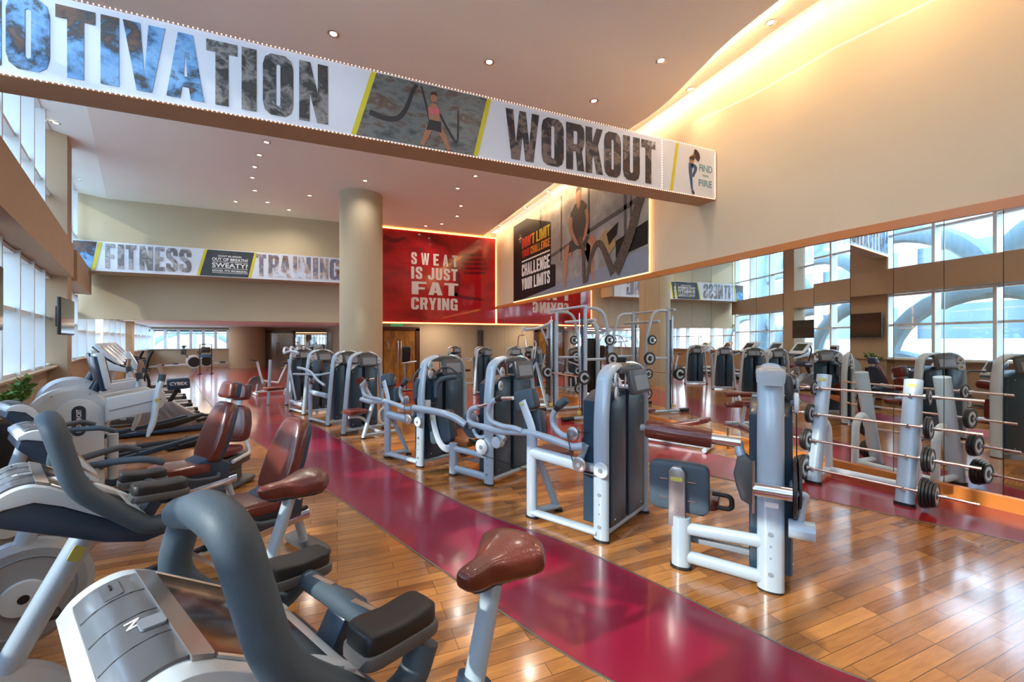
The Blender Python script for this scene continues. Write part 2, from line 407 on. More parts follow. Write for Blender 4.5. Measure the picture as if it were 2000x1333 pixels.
M['lamp'] = mat('lamp_lens', (1, 0.9, 0.8), 0.5, emit=(1.0, 0.82, 0.58), es=9.0)
M['green'] = mat('leaf_green', (0.10, 0.22, 0.045), 0.45, var=0.4, vs=20)
M['soil'] = mat('dark_pot', (0.02, 0.02, 0.025), 0.4)

def wl(t, n):
    """t metres along the window wall, n metres out from it into the room"""
    return (0.945 * n - 0.327 * t, 0.327 * n + 0.945 * t)
WR = math.atan2(0.327, 0.945)          # heading of the window wall's inward normal
# ================================================================= ROOM SHELL
def struct(o): o['kind'] = 'structure'; return o
WALLP = [(6.98, -5.0), (6.29, 1.0), (6.05, 3.5), (6.08, 6.5), (6.12, 18.6)]      # right wall, gently bowed
WINP = [(-1.20, -5.0), (-1.51, 0.0)] + [wl(t, -1.43) for t in (1.0, 6.0, 16.6 / .945 + .0)]
CZ = 6.0
FAR = [(-7.1, 16.4), (-10.9, 33.0)]

def wallstrip(mb, pts, z0, z1, th=0.12, side=1):
    for a, b in zip(pts[:-1], pts[1:]):
        a = Vector((a[0], a[1], 0)); b = Vector((b[0], b[1], 0)); d = (b - a).normalized(); n = Vector((d.y, -d.x, 0)) * side
        q = [a, b, b + n * th, a + n * th]
        lo = [v + Vector((0, 0, z0)) for v in q]; hi = [v + Vector((0, 0, z1)) for v in q]
        mb._add(lo + hi, [[0, 1, 2, 3], [4, 5, 6, 7], [0, 1, 5, 4], [1, 2, 6, 5], [2, 3, 7, 6], [3, 0, 4, 7]])

# floor ------------------------------------------------------------
b = MB(); b.box((-2, 14.0, -0.1), (22, 40, 0.2)); struct(b.build('floor', M['floor']))
# crimson path: a curved ribbon
left = [(2.6, 0.2), (1.95, 0.9), (1.27, 1.73), (0.73, 3.03), (-0.10, 5.2), (-1.0, 7.5), (-1.98, 10.07)]
right = [(3.9, -0.2), (3.2, 0.55), (2.45, 1.24), (2.08, 2.26), (1.76, 3.11), (1.19, 4.25), (0.30, 6.96), (-0.47, 9.5), (-1.30, 12.1)]
def ribbon(name, poly, material, z):
    b = MB(); b.prism(poly, (0, 0, z / 2), (1, 0, 0), (0, 1, 0), z)
    return struct(b.build(name, material, smooth=False))
sl = [(p.x, p.y) for p in smooth_path([(x, y, 0) for x, y in left], 6)]
sr = [(p.x, p.y) for p in smooth_path([(x, y, 0) for x, y in right[:-1]], 6)]
ribbon('floor_crimson_path', sr + list(reversed(sl)), M['red_floor'], 0.003)
farp = [(-0.47, 9.5), (-1.30, 12.1), (0.2, 13.2), (1.6, 12.4), (2.65, 9.25), (3.3, 6.9), (3.62, 5.9), (4.0, 4.77), (4.74, 2.94), (5.33, 1.6), (5.95, 0.0),
        (6.5, 0.0), (6.2, 1.9), (6.05, 3.4), (5.35, 3.9), (5.20, 4.7), (4.97, 5.9), (4.34, 8.6), (4.4, 15.3), (4.6, 18.5), (2.0, 18.5), (1.0, 24), (0, 33.4), (-8.4, 33.4),
        (-6.8, 25.9), (-5.4, 21.0), (-4.6, 18.25), (-3.78, 15.5), (-2.95, 12.9), (-1.98, 10.07)]
ribbon('floor_red_zone', farp, M['red_sheen'], 0.003)
def strip(pts, nm='floor_edge_strip'):
    b = MB(); b.tube([(p[0], p[1], 0.003) for p in pts], 0.003, 6, ry=0.008); return struct(b.build(nm, M['steel_strip']))
strip(sl + [(-2.95, 12.9), (-3.78, 15.5), (-4.6, 18.25), (-5.4, 21)]); strip(sr)
strip([(3.62, 5.9), (4.0, 4.77), (4.74, 2.94), (5.33, 1.6)]); strip([(5.35, 3.9), (5.20, 4.7), (4.97, 5.9), (4.34, 8.6)])

# ceilings ---------------------------------------------------------
E1 = [(5.35, -5), (5.15, 0), (5.15, 3.6), (5.2, 4.5), (5.3, 5.0), (5.5, 6.1), (5.47, 7.2), (5.45, 10.4), (5.5, 14.3), (5.5, 16.5)]
ES = [(p.x, p.y) for p in smooth_path([(x, y, 0) for x, y in E1], 5)]
crease = [(-0.50, -5), (-0.80, 0.0)] + [wl(t, -0.70) for t in (1.0, 6.0, 17.6)]
b = MB(); b.prism(crease + list(reversed(ES)), (0, 0, CZ + 0.02), (1, 0, 0), (0, 1, 0), 0.04); struct(b.build('ceiling', M['ceil'], smooth=False))
out = [(-1.9, -5), (-2.2, 0)] + [wl(t, -2.0) for t in (1.0, 6.0, 18.2)]
b = MB()
for k in range(len(crease) - 1):
    q = [(*crease[k], CZ - .001), (*crease[k + 1], CZ - .001), (*out[k + 1], CZ + .20), (*out[k], CZ + .20)]
    b._add([Vector(p) for p in q] + [Vector(p) + Vector((0, 0, .05)) for p in q], [[0, 1, 2, 3], [4, 5, 6, 7], [0, 1, 5, 4], [1, 2, 6, 5], [2, 3, 7, 6], [3, 0, 4, 7]])
struct(b.build('ceiling_window_strip', M['ceil'], smooth=False))
wi = [(x - 0.28, y) for x, y in [(7.0, -5), (6.42, 0), (6.05, 3.6), (6.06, 4.5), (6.06, 5.0), (6.08, 6.1), (6.08, 7.2), (6.1, 10.4), (6.1, 14.3), (6.1, 16.5)]]
WS = [(p.x, p.y) for p in smooth_path([(x, y, 0) for x, y in wi], 5)]
EI = [(x - 0.12, y) for x, y in ES]
b = MB(); b.prism(EI + list(reversed(WS)), (0, 0, CZ + 0.14), (1, 0, 0), (0, 1, 0), 0.03)
b.prism([(4.8, -5), (7.3, -5), (7.0, 16.6), (4.8, 16.6)], (0, 0, CZ + 0.42), (1, 0, 0), (0, 1, 0), 0.04)
struct(b.build('ceiling_cove', M['ceil'], smooth=False))
# the two hidden warm light strips of the cove
def led_strip(path, z, r, m, power, name, label, facing):
    e = empty(name, (0, 0, 0), 0, label, 'light')
    b = MB(); b.tube([(x, y, z) for x, y in path], r, 6); b.build('light_tube', m, e)
    return e
led_strip([(x + 0.02 - 0.10, y) for x, y in ES], CZ + 0.075, 0.008, M['led'], 0, 'cove_light_strip', 'warm light strip hidden along the curved edge of the flat ceiling', 1)
led_strip([(x + 0.02, y) for x, y in WS], CZ + 0.175, 0.010, M['led'], 0, 'cove_light_strip', 'warm light strip hidden along the top of the cream right wall', 1)
def area(name, loc, size, power, col, d, shape='RECTANGLE', sy=None):
    l = bpy.data.lights.new(name, 'AREA'); l.energy = power; l.color = col; l.shape = shape; l.size = size; l.size_y = sy or size
    o = bpy.data.objects.new(name, l); COL.objects.link(o); o.location = loc
    z = -Vector(d).normalized(); yv = Vector((0, 1, 0)) if abs(z.y) < 0.9 else Vector((1, 0, 0))
    yv = (yv - z * yv.dot(z)).normalized(); o.rotation_euler = Matrix((yv.cross(z), yv, z)).transposed().to_euler(); return o
for y0, y1, x in ((0, 3.6, 5.2), (3.6, 7.2, 5.34), (7.2, 11.5, 5.46), (11.5, 16.3, 5.5)):
    area('cove_lamp', (x - 0.08, (y0 + y1) / 2, CZ + 0.085), 0.04, 7 * (y1 - y0), (1.0, 0.60, 0.24), (1, 0, 0.10), sy=(y1 - y0) * .98)
    area('cove_lamp', (x + 0.62, (y0 + y1) / 2, CZ + 0.22), 0.06, 5 * (y1 - y0), (1.0, 0.58, 0.20), (1, 0, -0.55), sy=(y1 - y0) * .98)

# right wall -------------------------------------------------------
b = MB(); wallstrip(b, WALLP[:-1] + [(6.11, 16.5)], 3.12, CZ + 0.45, 0.15); struct(b.build('wall_right', M['wall'], smooth=False))
b = MB(); wallstrip(b, WALLP, 0.0, 3.12, 0.10); b2 = b.build('wall_right_lower', M['wall_back'], smooth=False); struct(b2); b2.location.x = 0.05
b = MB()
def along(pts, y):
    for a, c in zip(pts[:-1], pts[1:]):
        if a[1] <= y <= c[1]:
            k = (y - a[1]) / (c[1] - a[1]); return a[0] + (c[0] - a[0]) * k
    return pts[-1][0]
tr = [(x - 0.05, y) for x, y in WALLP[:-1]] + [(6.06, 16.45)]
wallstrip(b, tr, 3.02, 3.125, 0.08); struct(b.build('trim_1', M['trim'], smooth=False))
b = MB(); wallstrip(b, [(x - 0.055, y) for x, y in WALLP], 0.0, 0.14, 0.10); struct(b.build('baseboard_right', M['trim'], smooth=False))
mw = empty('mirror_wall', (6.1, 9, 0), 0, 'floor to lintel mirror of tall narrow panels covering the right wall', 'mirror')
ys = []; y = 0.70
while y < 18.5: ys.append(y); y += 0.4325
for i, (a, c) in enumerate(zip(ys[:-1], ys[1:])):
    xa, xc = along(WALLP, a) - 0.008, along(WALLP, c) - 0.008
    mx, my = (xa + xc) / 2, (a + c) / 2; yaw = math.atan2(xa - xc, c - a) + R(random.uniform(-.22, .22))
    b = MB(); b.box((mx - 6.1, my - 9, 1.58), (0.008, c - a - 0.004, 2.88), (0, 0, yaw)); b.build('mirror_panel', M['mirror'], mw, smooth=False)
b = MB(); b.box((6.02, 18.45, 1.1), (0.10, 0.08, 2.2)); b.build('trim_2', M['darkwood']); struct(COL.objects['trim_2'])

# back wall, red wall, low zone -------------------------------------
b = MB(); b.box(((-7.3 + 6.12) / 2, 16.5, (2.36 + 6.2) / 2), (13.5, 0.2, 3.84)); struct(b.build('wall_back', M['wall_back'], smooth=False))
# low zone beyond
b = MB(); b.prism([(-7.6, 16.6), (-11.3, 34), (7, 34), (7, 16.6)], (0, 0, 2.62), (1, 0, 0), (0, 1, 0), 0.05); struct(b.build('ceiling_low_zone', M['ceil'], smooth=False))
b = MB(); b.box((4.0, 18.65, 1.3), (4.6, 0.2, 2.6)); struct(b.build('wall_back_lower', M['wall'], smooth=False))
b = MB(); b.box((1.72, 18.6, 1.3), (0.12, 0.3, 2.6)); b.box((0.45, 26.3, 1.3), (0.2, 15.4, 2.6), (0, 0, R(9))); struct(b.build('wall_low_zone_side', M['wall'], smooth=False))
e = empty('ceiling_light_slot', (0, 17.3, 2.58), 0, 'long thin light slot in the low ceiling behind the bulkhead', 'light')
b = MB(); b.box((-3.2, 0, 0), (7.6, 0.05, 0.012)); b.build('light_tube', M['led'], e)
for i in range(7):
    area('low_zone_lamp', (-7.5 + (i % 3) * 3.2, 19 + 5.5 * (i // 3), 2.57), 1.2, 26, (1.0, 0.80, 0.58), (0, 0, -1))
area('low_zone_lamp', (3.9, 17.5, 2.57), 1.0, 22, (1.0, 0.80, 0.58), (0, 0, -1), sy=0.8)
# far wall: pieces around the window, door, mirror
FY = 33.0
b = MB()
def fw(x0, x1, z0, z1, m=b, th=0.2, y=FY): m.box(((x0 + x1) / 2, y + th / 2, (z0 + z1) / 2), (x1 - x0, th, z1 - z0))
fw(-11.6, -10.7, 0, 2.6); fw(-10.7, -6.7, 0, 1.18); fw(-10.7, -6.7, 2.45, 2.6); fw(-6.7, 1.4, 0, 2.6)
struct(b.build('wall_far', M['band'], smooth=False))
b = MB(); fw(-11.2, 0, 2.30, 2.42, b, 0.06, FY - 0.06); struct(b.build('trim_3', M['darkwood'], smooth=False))

# outer wall of the room closing it behind the camera ----------------
b = MB(); b.box((3, -5.1, 3.2), (9.5, 0.2, 6.6)); struct(b.build('wall_rear', M['wall'], smooth=False))

# window wall --------------------------------------------------------
def seg_frame(a, c):
    a = Vector((*a, 0)); c = Vector((*c, 0)); d = (c - a); L = d.length; d.normalize(); return a, d, Vector((d.y, -d.x, 0)), L
WSEG = [((-1.20, -5.0), (-1.51, 0.0)), ((-1.51, 0.0), wl(12.95, -1.43)), (wl(13.65, -1.43), wl(17.55, -1.43)), ((-7.12, 16.15), (-10.9, 33.0))]
frames = []; n_win = 0
for si, (a, c) in enumerate(WSEG):
    A, d, n, L = seg_frame(a, c)
    low = si == 3
    # sill wall, and band between the window rows
    b = MB(); P = lambda s, o, z: A + d * s + n * o + Vector((0, 0, z))
    b.prism([(0, 0), (L, 0), (L, 1.16), (0, 1.16)], A - n * 0.05, d, (0, 0, 1), 0.14)
    b.box(P(L / 2, 0.10, 1.17), (L, 0.16, 0.03), Matrix((d, n, Vector((0, 0, 1)))).transposed())
    struct(b.build('wall_left_sill', M['band'], smooth=False))
    rows = [(1.18, 3.05, 2.16)] + ([] if low else [(3.72, 6.14, 4.75)])
    if low: rows = [(1.18, 2.58, 2.0)]
    for (z0, z1, zt) in rows:
        n_win += 1
        w_ = empty('window_%d' % n_win, (0, 0, 0)); struct(w_)
        fb = MB(); step = 1.18; k = max(1, round(L / step)); st = L / k
        for i in range(k + 1):
            fb.box(P(i * st, 0.0, (z0 + z1) / 2), (0.07, 0.24, z1 - z0), Matrix((d, n, Vector((0, 0, 1)))).transposed())
        for z in (z0 + 0.02, zt, z1 - 0.03):
            fb.box(P(L / 2, 0.0, z), (L, 0.14, 0.06), Matrix((d, n, Vector((0, 0, 1)))).transposed())
        fb.build('window_frame', M['mullion'], w_, smooth=False)
        gb = MB(); gb.box(P(L / 2, -0.09, (z0 + z1) / 2), (L, 0.012, z1 - z0), Matrix((d, n, Vector((0, 0, 1)))).transposed()); gb.build('glass', M['glass'], w_, smooth=False)
    if not low:
        b = MB(); off = 0.40
        b.box(P(L / 2, off - 0.06, 3.41), (L, 0.12, 0.70), Matrix((d, n, Vector((0, 0, 1)))).transposed())
        b.box(P(L / 2, off / 2 - 0.12, 3.10), (L - .01, off - .02, 0.06), Matrix((d, n, Vector((0, 0, 1)))).transposed())
        b.box(P(L / 2, off / 2 - 0.12, 3.70), (L - .01, off - .02, 0.06), Matrix((d, n, Vector((0, 0, 1)))).transposed())
        struct(b.build('wall_left_band', M['band'], smooth=False))
# piers between the window groups
for t0, t1, n1 in ((12.9, 13.7, -1.12), (6.15, 7.45, -1.29)):
    b = MB(); c = wl((t0 + t1) / 2, (n1 - 1.6) / 2); b.box((c[0], c[1], 3.05), (n1 + 1.6, t1 - t0, 6.1), (0, 0, WR)); struct(b.build('wall_left_pier', M['band'], smooth=False))
for t0 in (7.3, 13.2):
    pass
b = MB(); c = (-9.05, 24.6); b.box((c[0] + .1, c[1], 1.3), (0.5, 0.6, 2.6), (0, 0, R(13))); struct(b.build('wall_left_pier', M['band'], smooth=False))

# round column --------------------------------------------------------
b = MB(); b.lathe([(0.60, 0), (0.60, CZ)], (0.657, 13.15, 0), seg=64); struct(b.build('wall_column', M['wall_back']))
b = MB(); b.lathe([(1.0, 0), (1.0, 2.62)], (-5.35, 31.6, 0), seg=48); struct(b.build('wall_column_low_zone', M['band']))

# far window, door, mirror
w_ = empty('window_8', (0, FY, 0)); struct(w_)
b = MB()
for k in range(7): b.box((-10.7 + k * 0.667, 0, 1.8), (0.16, 0.2, 1.25))
b.box((-8.7, 0, 2.42), (4.0, 0.2, 0.06)); b.box((-8.7, 0, 2.2), (4.0, 0.12, 0.06)); b.box((-8.7, 0, 1.2), (4.0, 0.24, 0.06)); b.build('window_frame', M['mullion'], w_, smooth=False)
b = MB(); b.box((-8.7, 0.08, 1.8), (4.0, 0.012, 1.25)); b.build('glass', M['glass'], w_, smooth=False)
dr = empty('door_1', (-3.75, FY - 0.02, 0)); struct(dr)
b = MB(); b.box((-0.98, 0, 1.2), (0.16, 0.12, 2.4)); b.box((0.98, 0, 1.2), (0.16, 0.12, 2.4)); b.box((0, 0, 2.33), (2.1, 0.12, 0.14)); b.build('door_frame', M['darkwood'], dr, smooth=False)
M['satin'] = mat('satin_door_glass', (0.30, 0.24, 0.18), 0.12, 0.2, coat=0.8, var=0.1)
for s in (-1, 1):
    b = MB(); b.box((s * 0.45, -0.01, 1.12), (0.88, 0.04, 2.24)); dl = b.build('door_leaf', M['satin'], dr, smooth=False)
    b = MB(); b.tube([(s * 0.08, -0.08, 0.7), (s * 0.08, -0.08, 1.6)], 0.016, 8); b.build('door_handle', M['chrome'], dl)
mf = empty('wall_mirror', (-1.25, FY - 0.03, 0), 0, 'large rectangular mirror on the far wall reflecting treadmills and windows', 'mirror')
b = MB(); b.box((0, 0, 1.35), (2.9, 0.02, 1.9)); b.build('mirror_panel', M['mirror'], mf, smooth=False)
b = MB(); b.box((0, -0.01, 2.33), (3.0, 0.05, 0.06)); b.box((-1.48, -.01, 1.2), (0.06, 0.05, 2.3)); b.build('mirror_frame', M['darkwood'], mf, smooth=False)
b = MB(); b.box((0.25, FY - 7, 1.1), (0.10, 0.95, 2.2), (0, 0, R(9))); o = b.build('door_2', M['cap'], smooth=False); struct(o); o.location = (-0.6, 0, 0)
# glazed timber door below the red wall
dr = empty('door_3', (2.45, 18.5, 0)); struct(dr)
M['amber'] = photo_mat('amber_glass_reflection', [(0.35, 0.16, 0.02), (0.45, 0.22, 0.04), (0.22, 0.10, 0.03), (0.5, 0.35, 0.2)], 6, 3, 0.08, (1, 1, .2))
b = MB(); b.box((-0.70, 0, 1.12), (0.10, 0.14, 2.24)); b.box((0.78, 0, 1.12), (0.18, 0.14, 2.24)); b.box((0.03, 0, 2.22), (1.66, 0.14, 0.16)); b.build('door_frame', M['darkwood'], dr, smooth=False)
for s in (-1, 1):
    b = MB(); b.box((0.02 + s * 0.33, -0.01, 1.07), (0.65, 0.04, 2.14)); dl = b.build('door_leaf', M['amber'], dr, smooth=False)
    b = MB(); b.tube([(0.02 + s * 0.06, -0.07, 0.5), (0.02 + s * 0.06, -0.07, 1.7)], 0.016, 8); b.build('door_handle', M['chrome'], dl)
ex = empty('exit_sign', (2.35, 18.44, 2.40), 0, 'small green exit sign above the glazed timber door', 'sign')
M['exit'] = mat('exit_green', (0.02, 0.12, 0.05), 0.5, emit=(0.03, 0.30, 0.12), es=0.6)
b = MB(); b.box((0, 0, 0), (0.5, 0.05, 0.12), bev=0.01); b.build('sign_box', M['exit'], ex)
text('sign_lettering', 'EXIT', (-0.12, -0.03, -0.035), (1, 0, 0), (0, 0, 1), 0.24, 0.07, M['whiteink'], ex, 0.02)
# ================================================================= BEAMS, BANNERS, POSTERS
def poly(name, pts, o, u, v, material, parent, layer=1, th=0.002):
    o = Vector(o); u = Vector(u).normalized(); v = Vector(v).normalized(); n = u.cross(v)
    b = MB(); b.prism(pts, o + n * (0.0025 * layer), u, v, th)
    return b.build(name, material, parent, smooth=False)
def limb(pts, r0, r1):
    """2-D tapered limb outline along pts"""
    P = smooth_path([(a, b_, 0) for a, b_ in pts], 5); L, Rr = [], []
    for i, p in enumerate(P):
        d = (P[min(i + 1, len(P) - 1)] - P[max(i - 1, 0)]).normalized(); n = Vector((-d.y, d.x, 0)); r = r0 + (r1 - r0) * i / (len(P) - 1)
        L.append(p + n * r); Rr.append(p - n * r)
    return [(q.x, q.y) for q in L + list(reversed(Rr))]

PB = photo_mat('photo_blue_gym', [(0.02, 0.03, 0.04), (0.16, 0.08, 0.05), (0.03, 0.04, 0.05), (0.12, 0.30, 0.58), (0.20, 0.42, 0.72), (0.04, 0.06, 0.07), (0.38, 0.38, 0.40)], 2.4, 2.3, .6)
PG = photo_mat('photo_grey_gym', [(0.012, 0.013, 0.015), (0.06, 0.055, 0.05), (0.03, 0.03, 0.03), (0.26, 0.25, 0.24), (0.04, 0.045, 0.05), (0.42, 0.42, 0.42)], 3.2, 5.1, .6)
PW = photo_mat('photo_dark_workout', [(0.012, 0.012, 0.015), (0.08, 0.035, 0.03), (0.02, 0.02, 0.028), (0.035, 0.035, 0.05), (0.22, 0.17, 0.15), (0.03, 0.03, 0.04), (0.50, 0.48, 0.48)], 3.6, 9.7, .6)
PF = photo_mat('photo_fitness', [(0.05, 0.05, 0.06), (0.22, 0.18, 0.16), (0.10, 0.10, 0.11), (0.42, 0.38, 0.36), (0.16, 0.19, 0.22), (0.60, 0.60, 0.62)], 2.4, 14.2)
PT = photo_mat('photo_training', [(0.06, 0.05, 0.05), (0.30, 0.18, 0.13), (0.12, 0.16, 0.26), (0.50, 0.36, 0.30), (0.55, 0.70, 0.90), (0.75, 0.78, 0.80)], 2.2, 21.0)
PBR = photo_mat('photo_brick_room', [(0.03, 0.035, 0.04), (0.07, 0.085, 0.09), (0.16, 0.18, 0.18), (0.10, 0.06, 0.04), (0.24, 0.26, 0.26)], 2.2, 31.0, stretch=(1, 1, 2.2))
M['skin'] = mat('printed_skin', (0.36, 0.17, 0.10), 0.45, var=0.25, vs=9)
M['skind'] = mat('printed_skin_shade', (0.16, 0.075, 0.045), 0.45, var=0.3, vs=9)
M['pink'] = mat('printed_pink', (0.55, 0.13, 0.16), 0.45)
M['hair'] = mat('printed_hair', (0.05, 0.02, 0.015), 0.5)
M['bluep'] = mat('printed_blue', (0.03, 0.09, 0.20), 0.5, var=0.3, vs=12)
M['tealink'] = mat('teal_ink', (0.16, 0.32, 0.42), 0.5)

BY = 5.35; BZ0, BZ1 = 4.15, 4.98
beam = MB(); beam.box(((-3.35 + 6.08) / 2, BY + 0.21, (BZ0 + BZ1) / 2), (9.43, 0.38, BZ1 - BZ0)); struct(beam.build('trim_4', M['band'], smooth=False))
bn = empty('beam_banner', (1.4, BY, BZ0), 0, 'long white banner reading MOTIVATION WORKOUT FIND YOUR FIRE along the high beam', 'banner')
def BP(x, z): return (x - 1.4, 0, z - BZ0)
b = MB(); b.box((0, 0.008, 0.415), (9.30, 0.02, 0.82)); b.build('banner_face', M['banner'], bn, smooth=False)
U = (1, 0, 0); V = (0, 0, 1)
def letters(seq, z0, z1, off, parent, PP, bold, ypos=-0.004, w0=0):
    for ch, a, c, m in seq:
        q = PP(a, z0); block_letter(ch, (q[0], ypos, q[2]), c - a, z1 - z0, m, parent)
letters([('M', -3.14, -2.84, PB), ('O', -2.81, -2.51, PB), ('T', -2.47, -2.18, PB), ('I', -2.14, -2.00, PB), ('V', -1.97, -1.63, PB), ('A', -1.62, -1.30, PB),
         ('T', -1.28, -1.00, PG), ('I', -0.96, -0.82, PG), ('O', -0.76, -0.46, PG), ('N', -0.40, -0.10, PG)], 4.225, 4.905, 0, bn, BP, 0.10)
letters([('W', 2.13, 2.64, PW), ('O', 2.68, 3.04, PW), ('R', 3.08, 3.39, PW), ('K', 3.41, 3.72, PW), ('O', 3.74, 4.05, PW), ('U', 4.09, 4.41, PW), ('T', 4.44, 4.72, PW)], 4.215, 4.90, 0, bn, BP, 0.10)
def bp(name, pts, m, layer=1): return poly(name, [(x - 1.4, z - BZ0) for x, z in pts], (0, -0.002, 0), U, V, m, bn, layer)
bp('yellow_stripe', [(0.15, 4.165), (0.21, 4.165), (0.44, 4.965), (0.38, 4.965)], M['yel'])
bp('printed_photo', [(0.21, 4.165), (1.67, 4.165), (1.86, 4.965), (0.44, 4.965)], PBR)
bp('yellow_stripe', [(1.67, 4.165), (1.73, 4.165), (1.92, 4.965), (1.86, 4.965)], M['yel'])
bp('yellow_stripe', [(5.02, 4.165), (5.08, 4.165), (5.21, 4.965), (5.15, 4.965)], M['yel'])
# the woman swinging the ropes
bp('printed_rope', limb([(0.36, 4.47), (0.55, 4.43), (0.70, 4.47), (0.80, 4.62), (0.88, 4.85), (0.93, 4.93)], 0.035, 0.02), M['ink'], 2)
bp('printed_rope', limb([(0.98, 4.93), (1.03, 4.75), (1.07, 4.60), (1.10, 4.44)], 0.012, 0.014), M['ink'], 3)
bp('printed_rope', limb([(1.22, 4.62), (1.32, 4.45), (1.44, 4.30), (1.46, 4.5), (1.46, 4.72)], 0.014, 0.01), M['ink'], 3)
w1 = bp('printed_woman', limb([(1.09, 4.44), (1.05, 4.33), (0.99, 4.18)], 0.045, 0.025), M['skin'], 4)
bp('printed_woman', limb([(1.20, 4.44), (1.27, 4.33), (1.34, 4.17)], 0.045, 0.025), M['skin'], 4)
bp('printed_woman', [(1.08, 4.52), (1.21, 4.52), (1.22, 4.67), (1.18, 4.72), (1.14, 4.76), (1.10, 4.72), (1.06, 4.67)], M['skin'], 4)
bp('printed_woman', [(1.14 + .045 * math.cos(k * .7), 4.80 + .06 * math.sin(k * .7)) for k in range(9)], M['skin'], 4)
bp('printed_shorts', [(1.04, 4.38), (1.13, 4.40), (1.24, 4.38), (1.23, 4.52), (1.08, 4.52)], M['ink'], 5)
bp('printed_top', [(1.08, 4.60), (1.20, 4.60), (1.20, 4.68), (1.08, 4.68)], M['pink'], 5)
bp('printed_hair', [(1.09, 4.82), (1.11, 4.88), (1.16, 4.89), (1.19, 4.84), (1.16, 4.85), (1.12, 4.85)], M['hair'], 5)
# the jumping woman beside FIND YOUR FIRE
bp('printed_woman', limb([(5.47, 4.68), (5.46, 4.55), (5.48, 4.38), (5.50, 4.24)], 0.045, 0.014), M['bluep'], 3)
bp('printed_woman', limb([(5.48, 4.66), (5.58, 4.62), (5.53, 4.50), (5.52, 4.46)], 0.035, 0.02), M['bluep'], 3)
bp('printed_woman', [(5.44, 4.68), (5.52, 4.68), (5.55, 4.80), (5.50, 4.83), (5.43, 4.78)], M['skin'], 4)
bp('printed_woman', [(5.54 + .03 * math.cos(k * .7), 4.81 + .035 * math.sin(k * .7)) for k in range(9)], M['skin'], 4)
bp('printed_top', [(5.44, 4.74), (5.54, 4.74), (5.54, 4.79), (5.45, 4.79)], M['hair'], 5)
bp('printed_hair', [(5.53, 4.86), (5.55, 4.93), (5.60, 4.92), (5.65, 4.87), (5.67, 4.80), (5.64, 4.73), (5.61, 4.75), (5.57, 4.79)], M['hair'], 5)
bp('printed_woman', [(5.48, 4.20), (5.51, 4.25), (5.55, 4.18), (5.53, 4.16)], M['hair'], 5)
q = BP(5.66, 4.585); text('lettering', 'FIND', (q[0], -0.004, q[2]), U, V, 0.30, 0.115, M['tealink'], bn, 0.02)
q = BP(5.73, 4.50); text('lettering', 'YOUR', (q[0], -0.004, q[2]), U, V, 0.14, 0.035, M['tealink'], bn, 0.0)
q = BP(5.65, 4.33); text('lettering', 'FIRE', (q[0], -0.004, q[2]), U, V, 0.30, 0.115, M['tealink'], bn, 0.02)
# marquee bulbs round the banner
bl = empty('bulb_string', (1.4, BY, BZ0), 0, 'string of tiny warm bulbs edging the long white beam banner', 'light')
b = MB(); b.lathe([(0.0008, -0.008), (0.006, -0.002), (0.006, 0.003), (0.0008, 0.008)], seg=8); b0 = b.build('bulb', M['bulb'], bl)
spots = []
x = -3.2
while x < 6.02:
    spots += [(x, BZ0 - 0.004), (x, BZ1 + 0.004)]; x += 0.042
for zz in range(19): spots += [(4.855, BZ0 + 0.04 + zz * 0.042), (6.02, BZ0 + 0.04 + zz * 0.042)]
first = True; rest = MB()
for i, (x, z) in enumerate(spots):
    if i < 100:
        o = b0 if first else b0.copy()
        if not first: COL.objects.link(o); o.parent = bl
        first = False; o.location = (x - 1.4, -0.010, z - BZ0)
    else: rest.lathe([(0.0008, -0.008), (0.0062, -0.002), (0.0062, 0.003), (0.0008, 0.008)], (x - 1.4, -0.010, z - BZ0), seg=6)
tag(rest.build('bulb_rest', M['bulb'], bl), kind='stuff'); COL.objects['bulb_rest'].name = 'bulb'

# far banner FITNESS / TRAINING ----------------------------------------
FYB = 15.6
b = MB(); b.box(((-6.9 + 0.9) / 2, FYB + 0.42, 4.125), (7.8, 0.80, 0.85)); struct(b.build('trim_5', M['wall_back'], smooth=False))
fb = empty('wall_banner', (-3, FYB, 3.71), 0, 'white FITNESS TRAINING banner with yellow stripes high on the back wall', 'banner')
b = MB(); b.box((-0.1, 0.0, 0.415), (7.6, 0.02, 0.85)); b.build('banner_face', M['banner'], fb, smooth=False)
def FP(x, z): return (x + 3, 0, z - 3.71)
letters([('F', -6.14, -5.92, PF), ('I', -5.86, -5.72, PF), ('T', -5.68, -5.44, PF), ('N', -5.36, -5.05, PF), ('E', -5.0, -4.77, PF), ('S', -4.73, -4.45, PF), ('S', -4.41, -4.11, PF),
         ('T', -2.40, -2.12, PT), ('R', -2.06, -1.76, PT), ('A', -1.74, -1.41, PT), ('I', -1.35, -1.23, PT), ('N', -1.19, -0.82, PT), ('I', -0.75, -0.60, PT), ('N', -0.54, -0.28, PT), ('G', -0.24, 0.09, PT)],
        3.79, 4.50, 0, fb, FP, 0.10, ypos=-0.016)
def fp(name, pts, m, layer=1): return poly(name, [(x + 3, z - 3.71) for x, z in pts], (0, -0.012, 0), U, V, m, fb, layer)
fp('printed_photo', [(-6.9, 3.72), (-6.45, 3.72), (-6.32, 4.53), (-6.9, 4.53)], PB)
fp('yellow_stripe', [(-6.45, 3.72), (-6.36, 3.72), (-6.20, 4.53), (-6.29, 4.53)], M['yel'])
fp('yellow_stripe', [(-3.98, 3.72), (-3.90, 3.72), (-3.70, 4.53), (-3.78, 4.53)], M['yel'])
M['darkpic'] = photo_mat('dark_printed_panel', [(0.015, 0.018, 0.018), (0.03, 0.035, 0.035), (0.06, 0.07, 0.07)], 2.0, 4)
fp('printed_photo', [(-3.90, 3.72), (-2.62, 3.72), (-2.45, 4.53), (-3.70, 4.53)], M['darkpic'])
